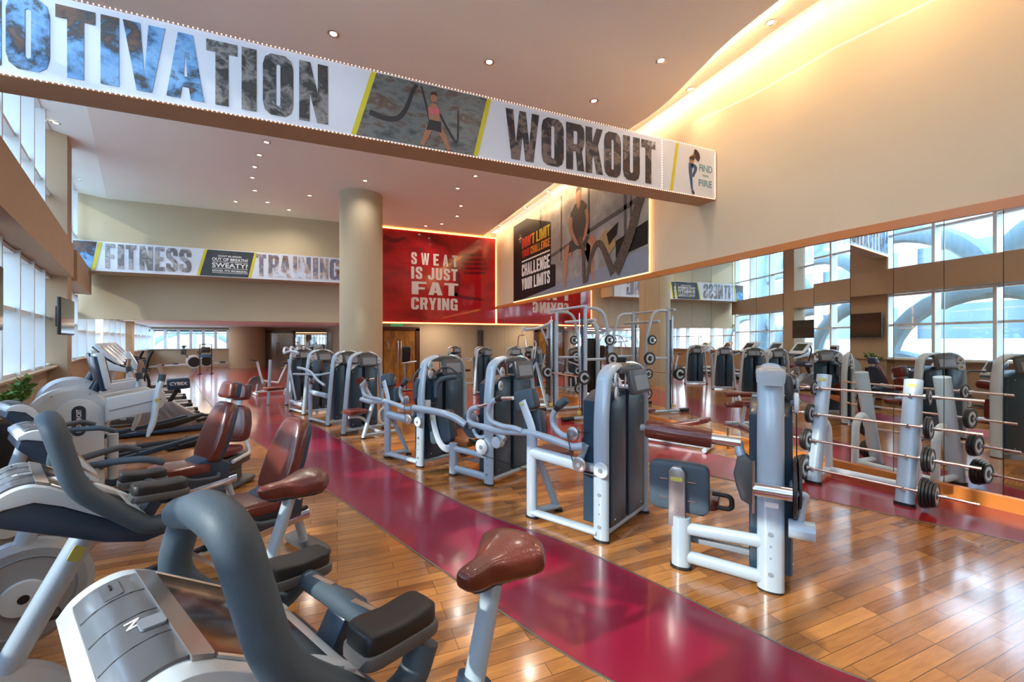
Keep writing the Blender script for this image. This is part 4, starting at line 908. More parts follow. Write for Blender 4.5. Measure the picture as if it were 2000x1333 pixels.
# --- second machine: seated row with two-part backrest ---------------------------------------
def row_machine(loc, deg, label, kind):
    m = mach(loc, deg, label)
    tower(m, 0.82, 1.49, -.06, .22, lean=.0 if kind == 'a' else .02)
    b = MB(); b.tube([(0, .745, .015), (0, .745, .80)], .040, 16, ry=.058, up=(1, 0, 0)); lg = b.build('frame_leg', M['grey'], m); foot(lg, 0, .745, .048, .07)
    b = MB(); b.tube([(0, .73, .63), (0, .21, .605)], .058, 16, ry=.045, up=(0, 0, 1)); b.build('cross_beam', M['grey'], m)
    b = MB(); b.tube([(0.02, .25, .60), (0.02, -.02, .60)], .040, 12, ry=.032, up=(0, 0, 1)); b.build('cross_beam', M['greyd'], m)
    b = MB(); b.tube([(0, .73, .055), (0, .03, .065)], .030, 14, ry=.048, up=(0, 0, 1)); b.build('base_bar', M['grey'], m)
    b = MB(); b.tube([(.05, .74, .62), (.27, .66, .08)], .026, 12, ry=.042, up=(1, 0, 0)); b.tube([(0, .745, .05), (.29, .65, .05)], .03, 12, ry=.045, up=(0, 0, 1)); ll = b.build('rear_leg', M['grey'], m); foot(ll, .30, .647, .035, .05)
    b = MB(); b.tube(round_path([(.02, .745, .72), (.02, .76, .85), (.04, .90, 1.10)], .1), .014, 12, ry=.048, up=(1, 0, 0)); bp_ = b.build('backrest_support', M['white'], m)
    label_plate(bp_, (.013, .885, 1.075), .05, .022, (0, -1, .0), (0, .5, .86))
    back_pad(m, (.13, .90, 1.10), (.12, .23, .20), (R(-16), R(8), 0), 'headrest')
    back_pad(m, (.17, .83, .87), (.12, .22, .24), (R(-16), R(8), 0), 'backrest')
    b = MB(); b.pad((.34, .74, .56), (.36, .34, .09), (0, R(6), 0), .3); s = b.build('seat', M['leather'], m)
    b = MB(); b.pad((.34, .74, .525), (.34, .32, .07), (0, R(6), 0), .3); b.build('seat_shell', M['foam'], s)
    b = MB(); b.tube(smooth_path([(-.02, 1.42, .79), (-.02, 1.15, .775), (-.01, .90, .80), (0, .745, .81), (0, .50, .785), (0, .30, .755), (0, .17, .78)], 5), .034, 14); b.build('yoke_tube', M['grey'], m)
    b = MB(); b.tube(smooth_path([(-.1, 1.07, 1.125), (-.1, 1.18, 1.08), (-.1, 1.235, .98), (-.1, 1.20, .89), (-.06, 1.08, .845), (-.04, .95, .84), (-.02, .85, .82)], 5), .027, 12); arm = b.build('lever_arm', M['grey'], m)
    b = MB(); b.cyl((-.1, 1.07, 1.125), (-.1, .90, 1.145), .019, seg=14); b.build('grip', M['copper'], arm)
    b = MB(); b.cyl((-.1, 1.115, 1.115), (-.1, 1.055, 1.13), .031, seg=14); b.build('grip_collar', M['black'], arm)
    b = MB(); b.tube(smooth_path([(.1, .52, 1.07), (.1, .565, 1.0), (.1, .57, .92), (.1, .52, .85), (.08, .43, .82), (.05, .33, .83)], 5), .028, 12); arm = b.build('lever_arm', M['grey'], m)
    b = MB(); b.cyl((.1, .535, 1.05), (.1, .49, 1.10), .031, seg=14); b.build('grip_collar', M['black'], arm)
    b = MB(); b.tube([(.1, .50, 1.09), (.12, .43, 1.155)], .042, 14); b.build('grip', M['foam'], arm)
    b = MB(); b.tube(round_path([(.10, .20, .72), (.05, .23, .63), (.05, .17, .78)], .05), .024, 10); b.build('link_arm', M['grey'], m)
    disc(m, 'pulley_wheel', (-.01, .277, .875), .062, .024, M['silverp']); disc(m, 'pulley_wheel', (-.05, .185, .625), .068, .024, M['silverp'])
    disc(m, 'pulley_wheel', (-.06, -.03, .62), .066, .026, M['white']); disc(m, 'cam_wheel', (.14, .16, .76), .115, .03, M['black'])
    cable(m, round_path([(-.02, .33, .87), (-.06, .25, .64), (-.05, .19, .56), (-.05, .0, .56)], .03)); cable(m, [(-.02, .22, .90), (.12, .10, .88), (.13, .05, 1.3)])
    return m
row_machine((2.07, 3.00), 26.8, 'grey seated row machine behind the roller machine, with slate and brown headrest', 'a')

# --- third machine: seat with shell and side yoke ----------------------------------------------
m = mach((1.65, 4.68), 28, 'grey chest machine with rounded slate backrest and orange-brown seat, beyond the row machine')
tower(m, .82, 1.50, -.05, .22, lean=.0, pulleys=((.14, -.09, 1.33), (.10, -.10, 1.17)), disp=(.50, -.13))
b = MB(); b.tube([(0, .61, .015), (0, .61, .40)], .045, 16, ry=.06, up=(1, 0, 0)); lg = b.build('frame_leg', M['grey'], m); foot(lg, 0, .61, .055, .07)
for z in (.335, .085):
    b = MB(); b.tube([(0, .60, z), (0, .03, z)], .046 if z < .2 else .036, 14, ry=.036, up=(0, 0, 1)); b.build('cross_beam', M['grey'], m)
b = MB(); b.tube(smooth_path([(.0, 1.02, .73), (.0, .97, .55), (0.0, .88, .38), (.02, .78, .30), (.03, .62, .34)], 5), .02, 12, ry=.052, up=(1, 0, 0)); bs = b.build('backrest_support', M['white'], m)
label_plate(bs, (-.022, 1.01, .67), .06, .025, (0, -1, 0), (0, .2, 1))
back_pad(m, (.12, .94, .55), (.15, .40, .42), (R(-14), R(4), 0), 'backrest')
b = MB(); b.pad((.32, .70, .41), (.42, .42, .10), (R(8), R(-6), 0), .3); b.build('seat', mat('tan_leather', (.36, .11, .03), .35, coat=.3, var=.1), m)
b = MB(); b.tube(round_path([(.20, .52, .42), (.20, .32, .40), (.32, .32, .33), (.32, .55, .33)], .05), .02, 10); b.build('footrest_bar', M['black'], m)
b = MB(); b.tube(smooth_path([(-.13, 1.24, .80), (-.13, 1.0, .80), (-.11, .75, .79), (-.05, .55, .745), (.0, .38, .66)], 5), .045, 14); b.build('lever_arm', M['grey'], m)
b = MB(); b.tube(smooth_path([(-.12, .05, .93), (-.13, .16, .89), (-.13, .20, .80), (-.13, .16, .73), (-.10, -.05, .70), (-.08, -.2, .66), (-.08, -.32, .60)], 5), .032, 12); ar = b.build('lever_arm', M['grey'], m)
b = MB(); b.cyl((-.12, .06, .93), (-.12, -.18, 1.0), .02, seg=12); b.build('grip', M['copper'], ar)
b = MB(); b.tube(smooth_path([(.0, .25, .62), (-.02, .15, .55), (-.02, .0, .58)], 4), .024, 10); b.build('link_arm', M['grey'], m)
disc(m, 'cam_wheel', (.05, .33, .66), .16, .04, M['foam']); disc(m, 'cam_wheel', (.12, .18, .66), .15, .04, M['black'])
disc(m, 'pulley_wheel', (-.03, .22, .74), .085, .024, M['silverp']); disc(m, 'pulley_wheel', (-.06, .06, .45), .09, .024, M['white'])
b = MB(); b.cyl((-.10, -.20, .55), (-.02, -.20, .55), .065, seg=22); b.build('counterweight', M['white'], m)
cable(m, [(-.06, .10, .36), (-.06, -.85, .30)]); cable(m, [(-.04, .30, .76), (-.02, .1, 1.1), (.1, -.08, 1.18)])
b = MB(); b.box((.35, .42, .16), (.34, .26, .02)); b.build('footplate', M['greyd'], m)

# --- fourth machine: row frame plus foam overhead arms ---------------------------------------------
m = row_machine((1.03, 5.71), 28, 'grey machine with two hooked slate foam arms in front of its weight tower', 'b')
for x0, dy in ((-.02, .06), (.20, -.10)):
    b = MB(); b.tube(smooth_path([(x0, dy, .93), (x0, dy, 1.06), (x0 + .02, dy - .02, 1.14), (x0 + .10, dy - .08, 1.19), (x0 + .22, dy - .15, 1.20)], 5), .036, 14); g = b.build('foam_arm', M['foam'], m)
    b = MB(); b.tube(smooth_path([(x0 - .01, dy + .03, 1.08), (x0 - .01, dy + .02, 1.22), (x0 + .06, dy - .04, 1.33), (x0 + .16, dy - .10, 1.33), (x0 + .26, dy - .16, 1.24)], 5), .016, 10); b.build('hoop', M['cap'], g)
    b = MB(); b.tube(smooth_path([(x0, dy, .94), (x0, dy, .86), (x0 + .06 * (1 if x0 < 0 else -1), dy - .05 * (1 if x0 < 0 else -1), .83)], 5), .018, 10); b.build('arm_rod', M['black'], g)
b = MB(); b.box((.09, -.03, .82), (.10, .08, .16), (0, 0, R(-20)), .015); b.build('yoke_block', M['white'], m)
b = MB(); b.cyl((-.10, .0, .80), (.22, .0, .80), .035, seg=16); b.build('axle', M['foam'], m)

# --- the far end of the row: four towers -------------------------------------------------------------
def far_tower(loc, deg, label, variant):
    m = mach(loc, deg, label)
    tower(m, .82, 1.49, -.02, .24, lean=.09, rx=.034, ry=.060, disp=(.45, -.08), pulleys=((.66, -.08, 1.33),) if variant == 'D' else ((.17, -.06, 1.32),), paxis=(.1, -1, 0))
    if variant == 'D':      # leg machine turned towards the path
        b = MB(); b.tube([(.10, -.55, .01), (.34, -.48, .66)], .032, 14, ry=.045, up=(1, 0, 0)); lg = b.build('frame_leg', M['grey'], m); foot(lg, .10, -.55, .045, .055)
        b = MB(); b.tube([(.12, -.54, .05), (.70, -.62, .06)], .03, 12); b.tube([(.45, -.60, .05), (.5, 0, .06)], .03, 12); b.build('base_bar', M['grey'], m)
        b = MB(); b.pad((.02, -.42, .47), (.36, .34, .08), None, .35); b.build('seat', M['leather'], m)
        b = MB(); b.tube(smooth_path([(-.10, -.42, .38), (.08, -.44, .37), (.2, -.46, .28), (.24, -.50, .15)], 4), .025, 10); b.build('seat_bracket', M['white'], m)
        b = MB(); b.tube(smooth_path([(.18, -.42, .92), (.24, -.44, .80), (.32, -.46, .68), (.5, -.5, .62), (.9, -.55, .60)], 5), .034, 12); b.build('lever_arm', M['grey'], m)
        disc(m, 'pulley_wheel', (.16, -.46, .90), .085, .03, M['silverp'], (.3, -1, 0)); disc(m, 'pulley_wheel', (.19, -.47, .70), .075, .03, M['silverp'], (.3, -1, 0))
        b = MB(); b.cyl((.12, -.38, .99), (.20, -.30, 1.0), .06, seg=18); b.build('roller_pad', M['leather'], m)
        b = MB(); b.tube(smooth_path([(.52, -.5, .50), (.40, -.56, .42), (.42, -.58, .25), (.62, -.56, .16), (.8, -.5, .10)], 5), .018, 10); b.build('foot_hook', M['white'], m)
    if variant in ('C', 'B'):
        b = MB(); b.tube([(0, .76, .015), (0, .76, .78)], .036, 14, ry=.052, up=(1, 0, 0)); lg = b.build('frame_leg', M['grey'], m); foot(lg, 0, .76, .045, .06)
        zc = .62 if variant == 'C' else .24
        b = MB(); b.tube([(0, .74, zc), (0, .03, zc - .02)], .052, 14, ry=.04, up=(0, 0, 1)); b.build('cross_beam', M['grey'], m)
        b = MB(); b.tube([(0, .74, .06), (0, .03, .06)], .026, 12, ry=.036, up=(0, 0, 1)); b.build('base_bar', M['grey'], m)
    if variant == 'C':
        b = MB(); b.tube(smooth_path([(-.05, 1.25, 1.12), (-.05, .95, 1.10), (-.05, .60, 1.04), (-.04, .35, .90), (0, .12, .80)], 5), .028, 12); b.build('lever_arm', M['grey'], m)
        b = MB(); b.tube(smooth_path([(-.12, 1.30, .98), (-.1, 1.0, .99), (-.08, .7, 1.0), (.0, .4, 1.0), (.1, .1, 1.05)], 5), .022, 12); b.build('lever_arm', M['grey'], m)
        back_pad(m, (.10, .62, 1.16), (.12, .26, .22), (R(-16), 0, 0), 'headrest')
        disc(m, 'pulley_wheel', (-.03, .75, .86), .07, .03, M['silverp']); disc(m, 'pulley_wheel', (-.03, .55, .88), .06, .03, M['silverp'])
    if variant == 'B':
        b = MB(); b.tube([(-.04, .80, 1.25), (.0, .45, .30)], .024, 10); b.build('lever_arm', M['grey'], m)
        b = MB(); b.tube(smooth_path([(-.1, .9, 1.40), (-.05, .6, 1.46), (0, .3, 1.42)], 4), .03, 10); b.build('lever_arm', M['white'], m)
        b = MB(); b.pad((-.45, .55, .60), (.40, .34, .08), None, .35); b.build('seat', M['leather'], m)
    if variant == 'A':
        for k in range(4):
            b = MB(); b.tube(smooth_path([(-.15 + .16 * k, -.30, 1.40 + .03 * k), (-.05 + .16 * k, -.05, 1.52 + .02 * (k % 2)), (.1 + .16 * k, .15, 1.48)], 4), .028, 10); b.build('lever_arm', M['white'], m)
        b = MB(); b.tube([(-.35, .3, .02), (-.30, .3, 1.2)], .04, 12); b.build('frame_leg', M['grey'], m)
    return m
far_tower((.10, 8.20), 24, 'grey leg machine with small brown seat and round hubs under its wide navy tower', 'D')
far_tower((-.18, 9.17), 27, 'grey machine with raised lever arms and slate headrest, left of the leg machine', 'C')
far_tower((-.72, 10.78), 25, 'slim grey weight machine second from the far end of the row', 'B')
far_tower((-1.25, 12.6), 22, 'farthest weight machine of the row beside the path, white levers on top', 'A')

# --- seated machines by the back wall -----------------------------------------------------------------
def seat_machine(loc, deg, label):
    m = mach(loc, deg, label)
    tower(m, .80, 1.49, -.04, .22, lean=.08, rx=.03, ry=.05, pulleys=())
    b = MB(); b.tube(round_path([(.05, -1.35, .02), (.05, -1.30, .50), (.08, -1.15, .60), (.40, -.8, .60)], .1), .032, 12); b.tube([(.05, -1.3, .08), (.7, -1.3, .08)], .03, 10); b.tube([(.7, -1.3, .02), (.7, -1.28, .50)], .028, 10); b.tube([(.38, -1.3, .08), (.40, 0, .08)], .03, 10); b.build('frame', M['grey'], m)
    b = MB(); b.tube(round_path([(.08, -1.15, .55), (.10, -.98, .80), (-.02, -.80, 1.12)], .1), .026, 10); b.build('backrest_support', M['grey'], m)
    back_pad(m, (.18, -.85, .88), (.14, .36, .62), (0, R(-12), 0), 'backrest')
    b = MB(); b.pad((.42, -.85, .56), (.40, .38, .09), None, .3); b.build('seat', M['leather'], m)
    b = MB(); b.tube(smooth_path([(.45, -1.1, .9), (.65, -1.0, .98), (.7, -.6, 1.0), (.6, -.2, .9)], 4), .022, 10); b.build('lever_arm', M['grey'], m)
    return m
seat_machine((4.0, 16.6), 12, 'grey seated machine by the back wall, left one of the pair right of the door')
seat_machine((4.95, 15.9), 12, 'grey seated machine by the back wall, right one of the pair by the mirror corner')
seat_machine((5.35, 13.6), -35, 'dark seated machine against the far end of the mirror wall')
seat_machine((4.0, 12.7), 25, 'grey seated machine standing alone, farther away than the smith machine')

for o in list(COL.objects):
    if o.name.startswith('weight_machine') and o.parent is None and 'group' not in o: o['group'] = 'weight stack machines'
# ================================================================= CARDIO ROW BY THE WINDOWS
def console(parent, off=(0, 0, 0), pitch=0.0, w_=0.42):
    """wide display head; outline measured in bike coordinates (x forward, z up), pitched about its middle"""
    piv = Vector((.78, 0, 1.17)); Rm = Matrix.Rotation(pitch, 3, 'Y'); off = Vector(off)
    T = lambda x, y, z: piv + off + Rm @ (Vector((x, y, z)) - piv)
    o0 = T(0, 0, 0); ux = Rm @ Vector((1, 0, 0)); uz = Rm @ Vector((0, 0, 1)); h = w_ / 2
    top = [(.955, 1.205), (.935, 1.232), (.905, 1.250), (.870, 1.256), (.835, 1.245), (.80, 1.222), (.70, 1.150), (.62, 1.092), (.585, 1.062)]
    bot = [(.575, 1.040), (.60, 1.035), (.70, 1.105), (.80, 1.175), (.86, 1.205), (.92, 1.200), (.95, 1.190)]
    sm2 = lambda L_: [(q.x, q.y) for q in smooth_path([(a, c_, 0) for a, c_ in L_], 4)]
    e = MB(); e.prism(sm2(top) + bot, o0, ux, uz, w_, .004); o = e.build('console', M['white'], parent)
    e = MB(); e.prism([(.94, 1.192), (.90, 1.206), (.86, 1.206), (.80, 1.172), (.60, 1.036), (.55, 1.020), (.53, .995), (.60, .985), (.70, 1.02), (.935, 1.150)], o0, ux, uz, w_ - .012, .010); e.build('side_panel', M['navy'], o)
    g = [(.938, 1.236), (.920, 1.250), (.900, 1.258), (.875, 1.262), (.855, 1.260), (.855, 1.22), (.938, 1.20)]
    e = MB(); e.prism(sm2(g[:-2]) + g[-2:], o0, ux, uz, w_ * .80, .003); hd = e.build('hood', M['hood'], o)
    for y in (-.085, .0, .085):
        e = MB(); e.tube([T(x, y, z + .0002) for x, z in ((.937, 1.237), (.920, 1.250), (.900, 1.258), (.875, 1.262), (.857, 1.260))], .0012, 6); e.build('groove', M['black'], hd)
    e = MB(); e.prism(rrect(.032, .034, .006), T(.872, .045, 1.264), (T(.85, 0, 1.262) - T(.885, 0, 1.263)), (0, -1, 0), .004); e.build('card_flap', M['greyd'], hd)
    e = MB(); e.prism(rrect(.026, .060, .005), T(.895, -.125, 1.2592), (T(.88, 0, 1.262) - T(.91, 0, 1.2545)), (0, -1, 0), .0015); e.build('slot_plate', M['hood'], hd)
    e = MB(); e.box(T(.895, -.135, 1.2612), (.003, .022, .002), Rm); e.build('slot', M['black'], hd)
    text('logo', 'N', T(.882, .035, 1.2620), (0, -1, 0), (T(.90, 0, 1.2582) - T(.88, 0, 1.2620)), .022, .018, M['whiteink'], hd, .02, .001)
    e = MB(); e.prism([(.855, 1.264), (.826, 1.250), (.826, 1.19), (.855, 1.20)], o0, ux, uz, w_ * .84, .004); e.build('ridge', M['silverp'], o)
    e = MB(); e.prism([(.824, 1.2435), (.628, 1.1025), (.628, 1.08), (.824, 1.19)], o0, ux, uz, w_ * .80, .002); e.build('screen', M['screen'], o)
    for s in (-1, 1):
        e = MB(); e.tube([T(.824, s * w_ * .41, 1.243), T(.628, s * w_ * .41, 1.103)], .004, 6); e.build('screen_edge', M['chrome'], o)
    for s in (-1, 1):
        e = MB(); e.pad(T(.640, s * w_ * .35, 1.107), (.13, .05, .016), Rm @ Matrix.Rotation(R(-35.8), 3, 'Y'), .8); e.build('speaker_cover', M['white'], o)
    return o

def make_bike(name, label):
    t = empty(name, (0, 0, 0), 0, label, 'exercise bike')
    console(t)
    # foam loop handlebar
    b = MB(); b.tube(round_path([(.505, .25, 1.12), (.535, .25, 1.06), (.60, .255, 1.055), (.775, .255, 1.23), (.825, .235, 1.445), (.83, .15, 1.452), (.79, -.16, 1.355), (.765, -.21, 1.325), (.785, -.25, 1.20), (.71, -.255, 1.105), (.57, -.25, 1.025), (.51, -.245, 1.07)], .06, 6), .0295, 18); hb = b.build('handlebar', M['foam'], t)
    for s, px_, pz in ((1, .565, 1.178), (-1, .525, 1.115)):
        b = MB(); b.pad((px_, s * .235, pz), (.155, .085, .048), (0, R(-4), 0), .38, taper=lambda p: (p.x, p.y, p.z + .35 * (abs(p.x) - .5) * (p.z > 0))); b.build('elbow_pad', M['black'], hb)
        b = MB(); b.pad((px_, s * .235, pz - .022), (.165, .092, .03), (0, R(-4), 0), .35); b.build('pad_base', M['cap'], hb)
        b = MB(); b.box((.70, s * .262, 1.178), (.14, .012, .008), (0, R(-45), 0)); b.build('pulse_sensor', M['copper'], hb)
    b = MB(); b.tube([(.515, -.22, 1.085), (.545, .22, 1.135)], .0235, 14); cb = b.build('cross_bar', M['foam'], hb)
    for y in (-.10, .10):
        b = MB(); b.box((.53 + y * .07, y, 1.110 + .0225 + y * .115), (.012, .09, .004), (R(6.5), 0, 0)); b.build('pulse_sensor', M['copper'], cb)
    b = MB(); b.beam((.505, 0, 1.12), (.60, 0, .96), .075, .045, .008); b.beam((.59, 0, .965), (.74, 0, 1.03), .075, .05, .008); b.build('bracket', M['navy'], t)
    # post, drive housing
    b = MB(); b.tube([(.70, 0, 1.06), (1.02, 0, .40)], .036, 20, ry=.042); p_ = b.build('front_post', M['grey'], t)
    b = MB(); b.prism(rrect(.05, .034, .004), (.752, .0405, .955), (-.44, 0, .90), (-.90, 0, -.44), .006); b.build('label_plate', M['yellow'], p_, smooth=False)
    b = MB(); b.lathe([(.02, -.065), (.24, -.06), (.275, -.03), (.275, .03), (.24, .06), (.02, .065)], (1.0, 0, .38), (0, 1, 0), 40); dh = b.build('drive_housing', M['midgrey'], t)
    b = MB(); b.lathe([(.188, .058), (.20, .068), (.205, .058)], (1.0, 0, .38), (0, 1, 0), 40, ring=True); b.build('ring_seam', M['greyd'], dh)
    b = MB(); b.prism(rrect(.12, .05, .012), (1.02, 0, .40), (1, 0, 0), (0, 0, 1), .135); b.build('badge', M['navy'], dh)
    b = MB(); b.prism([(.10, .36), (.12, .50), (.30, .50), (.45, .42), (.95, .46), (.95, .24), (.20, .22)], (0, 0, 0), (1, 0, 0), (0, 0, 1), .10, .02); b.build('body_shell', M['white'], t)
    b = MB(); b.lathe([(.02, -.075), (.13, -.072), (.155, -.04), (.155, .04), (.13, .072), (.02, .075)], (.32, 0, .38), (0, 1, 0), 28); b.build('crank_cover', M['navy'], t)
    for s in (-1, 1):
        b = MB(); b.beam((.32, s * .095, .38), (.32 + s * .10, s * .10, .38 - s * .14), .022, .035, .008); cr = b.build('crank', M['chrome'], t)
        b = MB(); b.box((.32 + s * .10, s * .155, .38 - s * .14), (.11, .09, .025), None, .008); pd = b.build('pedal', M['black'], cr)
        b = MB(); b.tube(smooth_path([(.34 + s * .10, s * .115, .395 - s * .14), (.35 + s * .10, s * .155, .445 - s * .14), (.34 + s * .10, s * .195, .395 - s * .14)], 5), .006, 6, ry=.018); b.build('pedal_strap', M['black'], pd)
    # seat
    b = MB(); b.tube([(.015, 0, .925), (.115, 0, .62)], .026, 18, ry=.036); sp = b.build('seat_post', M['grey'], t)
    b = MB(); b.tube([(.100, 0, .655), (.20, 0, .36)], .042, 20, ry=.055, radii=[1, 1.25]); b.build('post_sleeve', M['grey'], sp)
    b = MB(); b.tube([(.107, 0, .645), (.098, 0, .668)], .046, 20, ry=.059); b.build('collar', M['navy'], sp)
    def sadd(p):
        # p.x -1 rear .. 1 nose ; narrow towards the nose, dip in the middle
        k = (p.x + 1) / 2
        wdt = 1.0 - .9 * max(0, .18 - k) if k < .26 else max(.32, 1.0 - (k - .26) * 1.75)
        return (p.x, p.y * wdt, p.z * (1.0 - .25 * k) + .20 * math.cos(k * 5.2) * (1 - .3 * abs(p.y)) - .16 * (abs(p.y) * wdt) ** 2)
    b = MB(); b.pad((.0, 0, .985), (.315, .27, .095), (0, R(2), 0), .55, 36, 20, taper=sadd); s = b.build('saddle', M['leather'], t)
    b = MB(); b.pad((-.015, 0, .948), (.27, .21, .045), (0, R(2), 0), .6, 28, 12, taper=sadd); b.build('saddle_base', M['navy'], s)
    b = MB(); b.cyl((-.02, -.035, .925), (-.02, .035, .925), .012, seg=10); b.build('clamp_bolt', M['chrome'], s)
    # feet
    for x, w2 in ((-.12, .55), (1.12, .50)):
        b = MB(); b.pad((x, 0, .045), (.13, w2, .07), None, .4); b.build('stabiliser', M['cap'], t)
    b = MB(); b.beam((-.12, 0, .09), (1.12, 0, .09), .11, .07, .02); b.beam((.20, 0, .12), (.20, 0, .40), .11, .12, .02); b.build('base_frame', M['navy'], t)
    return t
bk = make_bike('upright_exercise_bike', 'nearest upright exercise bike, big foam loop handlebar and brown saddle beside the crimson path')
bk.location = (.475, 1.279, 0); bk.rotation_euler = (0, 0, R(209)); bk['group'] = 'upright exercise bikes'
place(bk, False, (-.204, 2.344, 0), R(209), 'second upright exercise bike from the camera, between the nearest bike and the recumbents', 'upright exercise bikes')

def make_recumbent():
    t = empty('recumbent_exercise_bike', (0, 0, 0), 0, 'x', 'exercise bike', 'recumbent exercise bikes')
    console(t, (.25, 0, -.04), R(-22))
    b = MB(); b.tube([(1.02, 0, 1.08), (1.22, 0, .35)], .040, 18, ry=.046); b.build('front_post', M['grey'], t)
    b = MB(); b.lathe([(.02, -.065), (.24, -.06), (.275, -.03), (.275, .03), (.24, .06), (.02, .065)], (1.15, 0, .38), (0, 1, 0), 36); dh = b.build('drive_housing', M['midgrey'], t)
    b = MB(); b.lathe([(.188, .058), (.20, .068), (.205, .058)], (1.15, 0, .38), (0, 1, 0), 40, ring=True); b.build('ring_seam', M['greyd'], dh)
    b = MB(); b.lathe([(.09, .055), (.085, .085), (.02, .09)], (1.15, 0, .38), (0, 1, 0), 28); hc = b.build('hub_cover', M['white'], dh)
    b = MB(); b.lathe([(.022, .088), (.022, .093), (.001, .094)], (1.15, 0, .38), (0, 1, 0), 16); b.build('hub_hole', M['black'], hc)
    for s in (-1, 1):
        b = MB(); b.beam((.98, s * .09, .42), (.98 + s * .10, s * .10, .42 - s * .14), .022, .035, .008); cr = b.build('crank', M['chrome'], t)
        b = MB(); b.box((.98 + s * .10, s * .155, .42 - s * .14), (.11, .09, .025), None, .008); b.build('pedal', M['black'], cr)
    b = MB(); b.beam((-.38, 0, .30), (1.0, 0, .20), .10, .075, .012); b.build('rail', M['chrome'], t)
    b = MB(); b.beam((-.38, 0, .345), (.70, 0, .27), .04, .02, .004); b.build('rail_slot', M['black'], t)
    b = MB(); b.tube([(-.30, 0, .28), (-.36, 0, .05)], .032, 14); b.build('rear_strut', M['grey'], t)
    for x in (-.38, 1.22):
        b = MB(); b.pad((x, 0, .04), (.13, .56, .07), None, .4); b.build('stabiliser', M['cap'], t)
    b = MB(); b.prism([(-.26, .34), (-.28, .48), (-.14, .60), (.0, .56), (.12, .44), (.34, .36), (.30, .30)], (0, 0, 0), (1, 0, 0), (0, 0, 1), .30, .03); b.build('seat_carriage', M['navy'], t)
    b = MB(); b.pad((.10, 0, .50), (.42, .40, .10), (0, R(-4), 0), .4); s = b.build('seat', M['leather'], t)
    b = MB(); b.pad((.08, 0, .46), (.40, .37, .07), (0, R(-4), 0), .35); b.build('seat_base', M['navy'], s)
    tp = lambda p: (p.x + .25 * (p.z > .2) * 0, p.y * (1.0 - .30 * max(0, p.z)), p.z)
    b = MB(); b.pad((-.20, 0, .80), (.11, .42, .60), (0, R(-20), 0), .42, 28, 18, taper=tp); bk_ = b.build('backrest', M['leather'], t)
    b = MB(); b.pad((-.235, 0, .79), (.08, .41, .58), (0, R(-20), 0), .35, 28, 18, taper=tp); b.build('back_shell', M['navy'], bk_)
    for sgn in (-1, 1):
        b = MB(); b.tube(round_path([(-.15, sgn * .17, .42), (-.10, sgn * .27, .41), (.12, sgn * .28, .44), (.20, sgn * .28, .50)], .06), .018, 10); b.build('side_handle', M['foam'], t)
    b = MB(); b.tube(round_path([(1.0, .08, 1.0), (.82, .16, 1.02), (.70, .24, 1.02), (.62, .24, .98)], .05), .020, 10); b.tube(round_path([(1.0, -.08, 1.0), (.82, -.16, 1.02), (.70, -.24, 1.02), (.62, -.24, .98)], .05), .020, 10); b.build('handlebar', M['foam'], t)
    return t
rc = make_recumbent()
place(rc, True, (-.55, 3.62, 0), R(212), 'nearest recumbent bike, tall plain brown backrest beside the second upright bike')
o = place(rc, False, (-1.28, 4.88, 0), R(216), 'middle recumbent bike, brown backrest topped by a small brown head pad')
def head(o, dx=0):
    tp = lambda p: (p.x, p.y * (1.0 - .12 * p.z), p.z)
    b = MB(); b.pad((-.325, 0, 1.20), (.10, .25, .17), (0, R(-14), 0), .4, 24, 14, taper=tp); h = b.build('head_pad', M['leather'], o)
    b = MB(); b.pad((-.355, 0, 1.20), (.07, .25, .17), (0, R(-14), 0), .35, 24, 14, taper=tp); b.build('pad_shell', M['navy'], h)
    b = MB(); b.tube([(-.30, 0, 1.02), (-.36, 0, 1.20)], .02, 10, ry=.05); b.build('head_pad_bracket', M['white'], o)
head(o)
t = empty('seated_trainer', (-1.22, 5.85, 0), R(246), 'small seated trainer behind the middle recumbent bike, brown backrest with separate head pad', 'exercise machine')
tp_ = lambda p: (p.x, p.y * (1.0 - .22 * max(0, p.z)), p.z)
b = MB(); b.pad((-.16, 0, .70), (.11, .38, .44), (0, R(-14), 0), .45, 28, 18, taper=tp_); bk_ = b.build('backrest', M['leather'], t)
b = MB(); b.pad((-.195, 0, .69), (.08, .37, .42), (0, R(-14), 0), .4, 28, 18, taper=tp_); b.build('back_shell', M['navy'], bk_)
b = MB(); b.pad((-.24, 0, 1.07), (.10, .25, .20), (0, R(-10), 0), .4, 24, 14); h = b.build('head_pad', M['leather'], t)
b = MB(); b.pad((-.275, 0, 1.07), (.07, .25, .20), (0, R(-10), 0), .35, 24, 14); b.build('pad_shell', M['navy'], h)
b = MB(); b.tube([(-.20, 0, .85), (-.28, 0, 1.06)], .018, 10, ry=.045); b.build('head_pad_bracket', M['white'], t)
b = MB(); b.pad((.08, 0, .43), (.36, .38, .09), None, .4); b.build('seat', M['leather'], t)
for q in (-1, 1): b = MB(); b.tube(round_path([(-.14, q * .16, .50), (-.12, q * .22, .36), (.20, q * .24, .34)], .05), .022, 10); b.build('side_bracket', M['white'], t)
b = MB(); b.pad((.0, 0, .30), (.52, .34, .14), None, .3); b.box((0, 0, .14), (.30, .22, .24), None, .02); b.pad((0, 0, .035), (.6, .44, .06), None, .35); b.build('base', M['cap'], t)

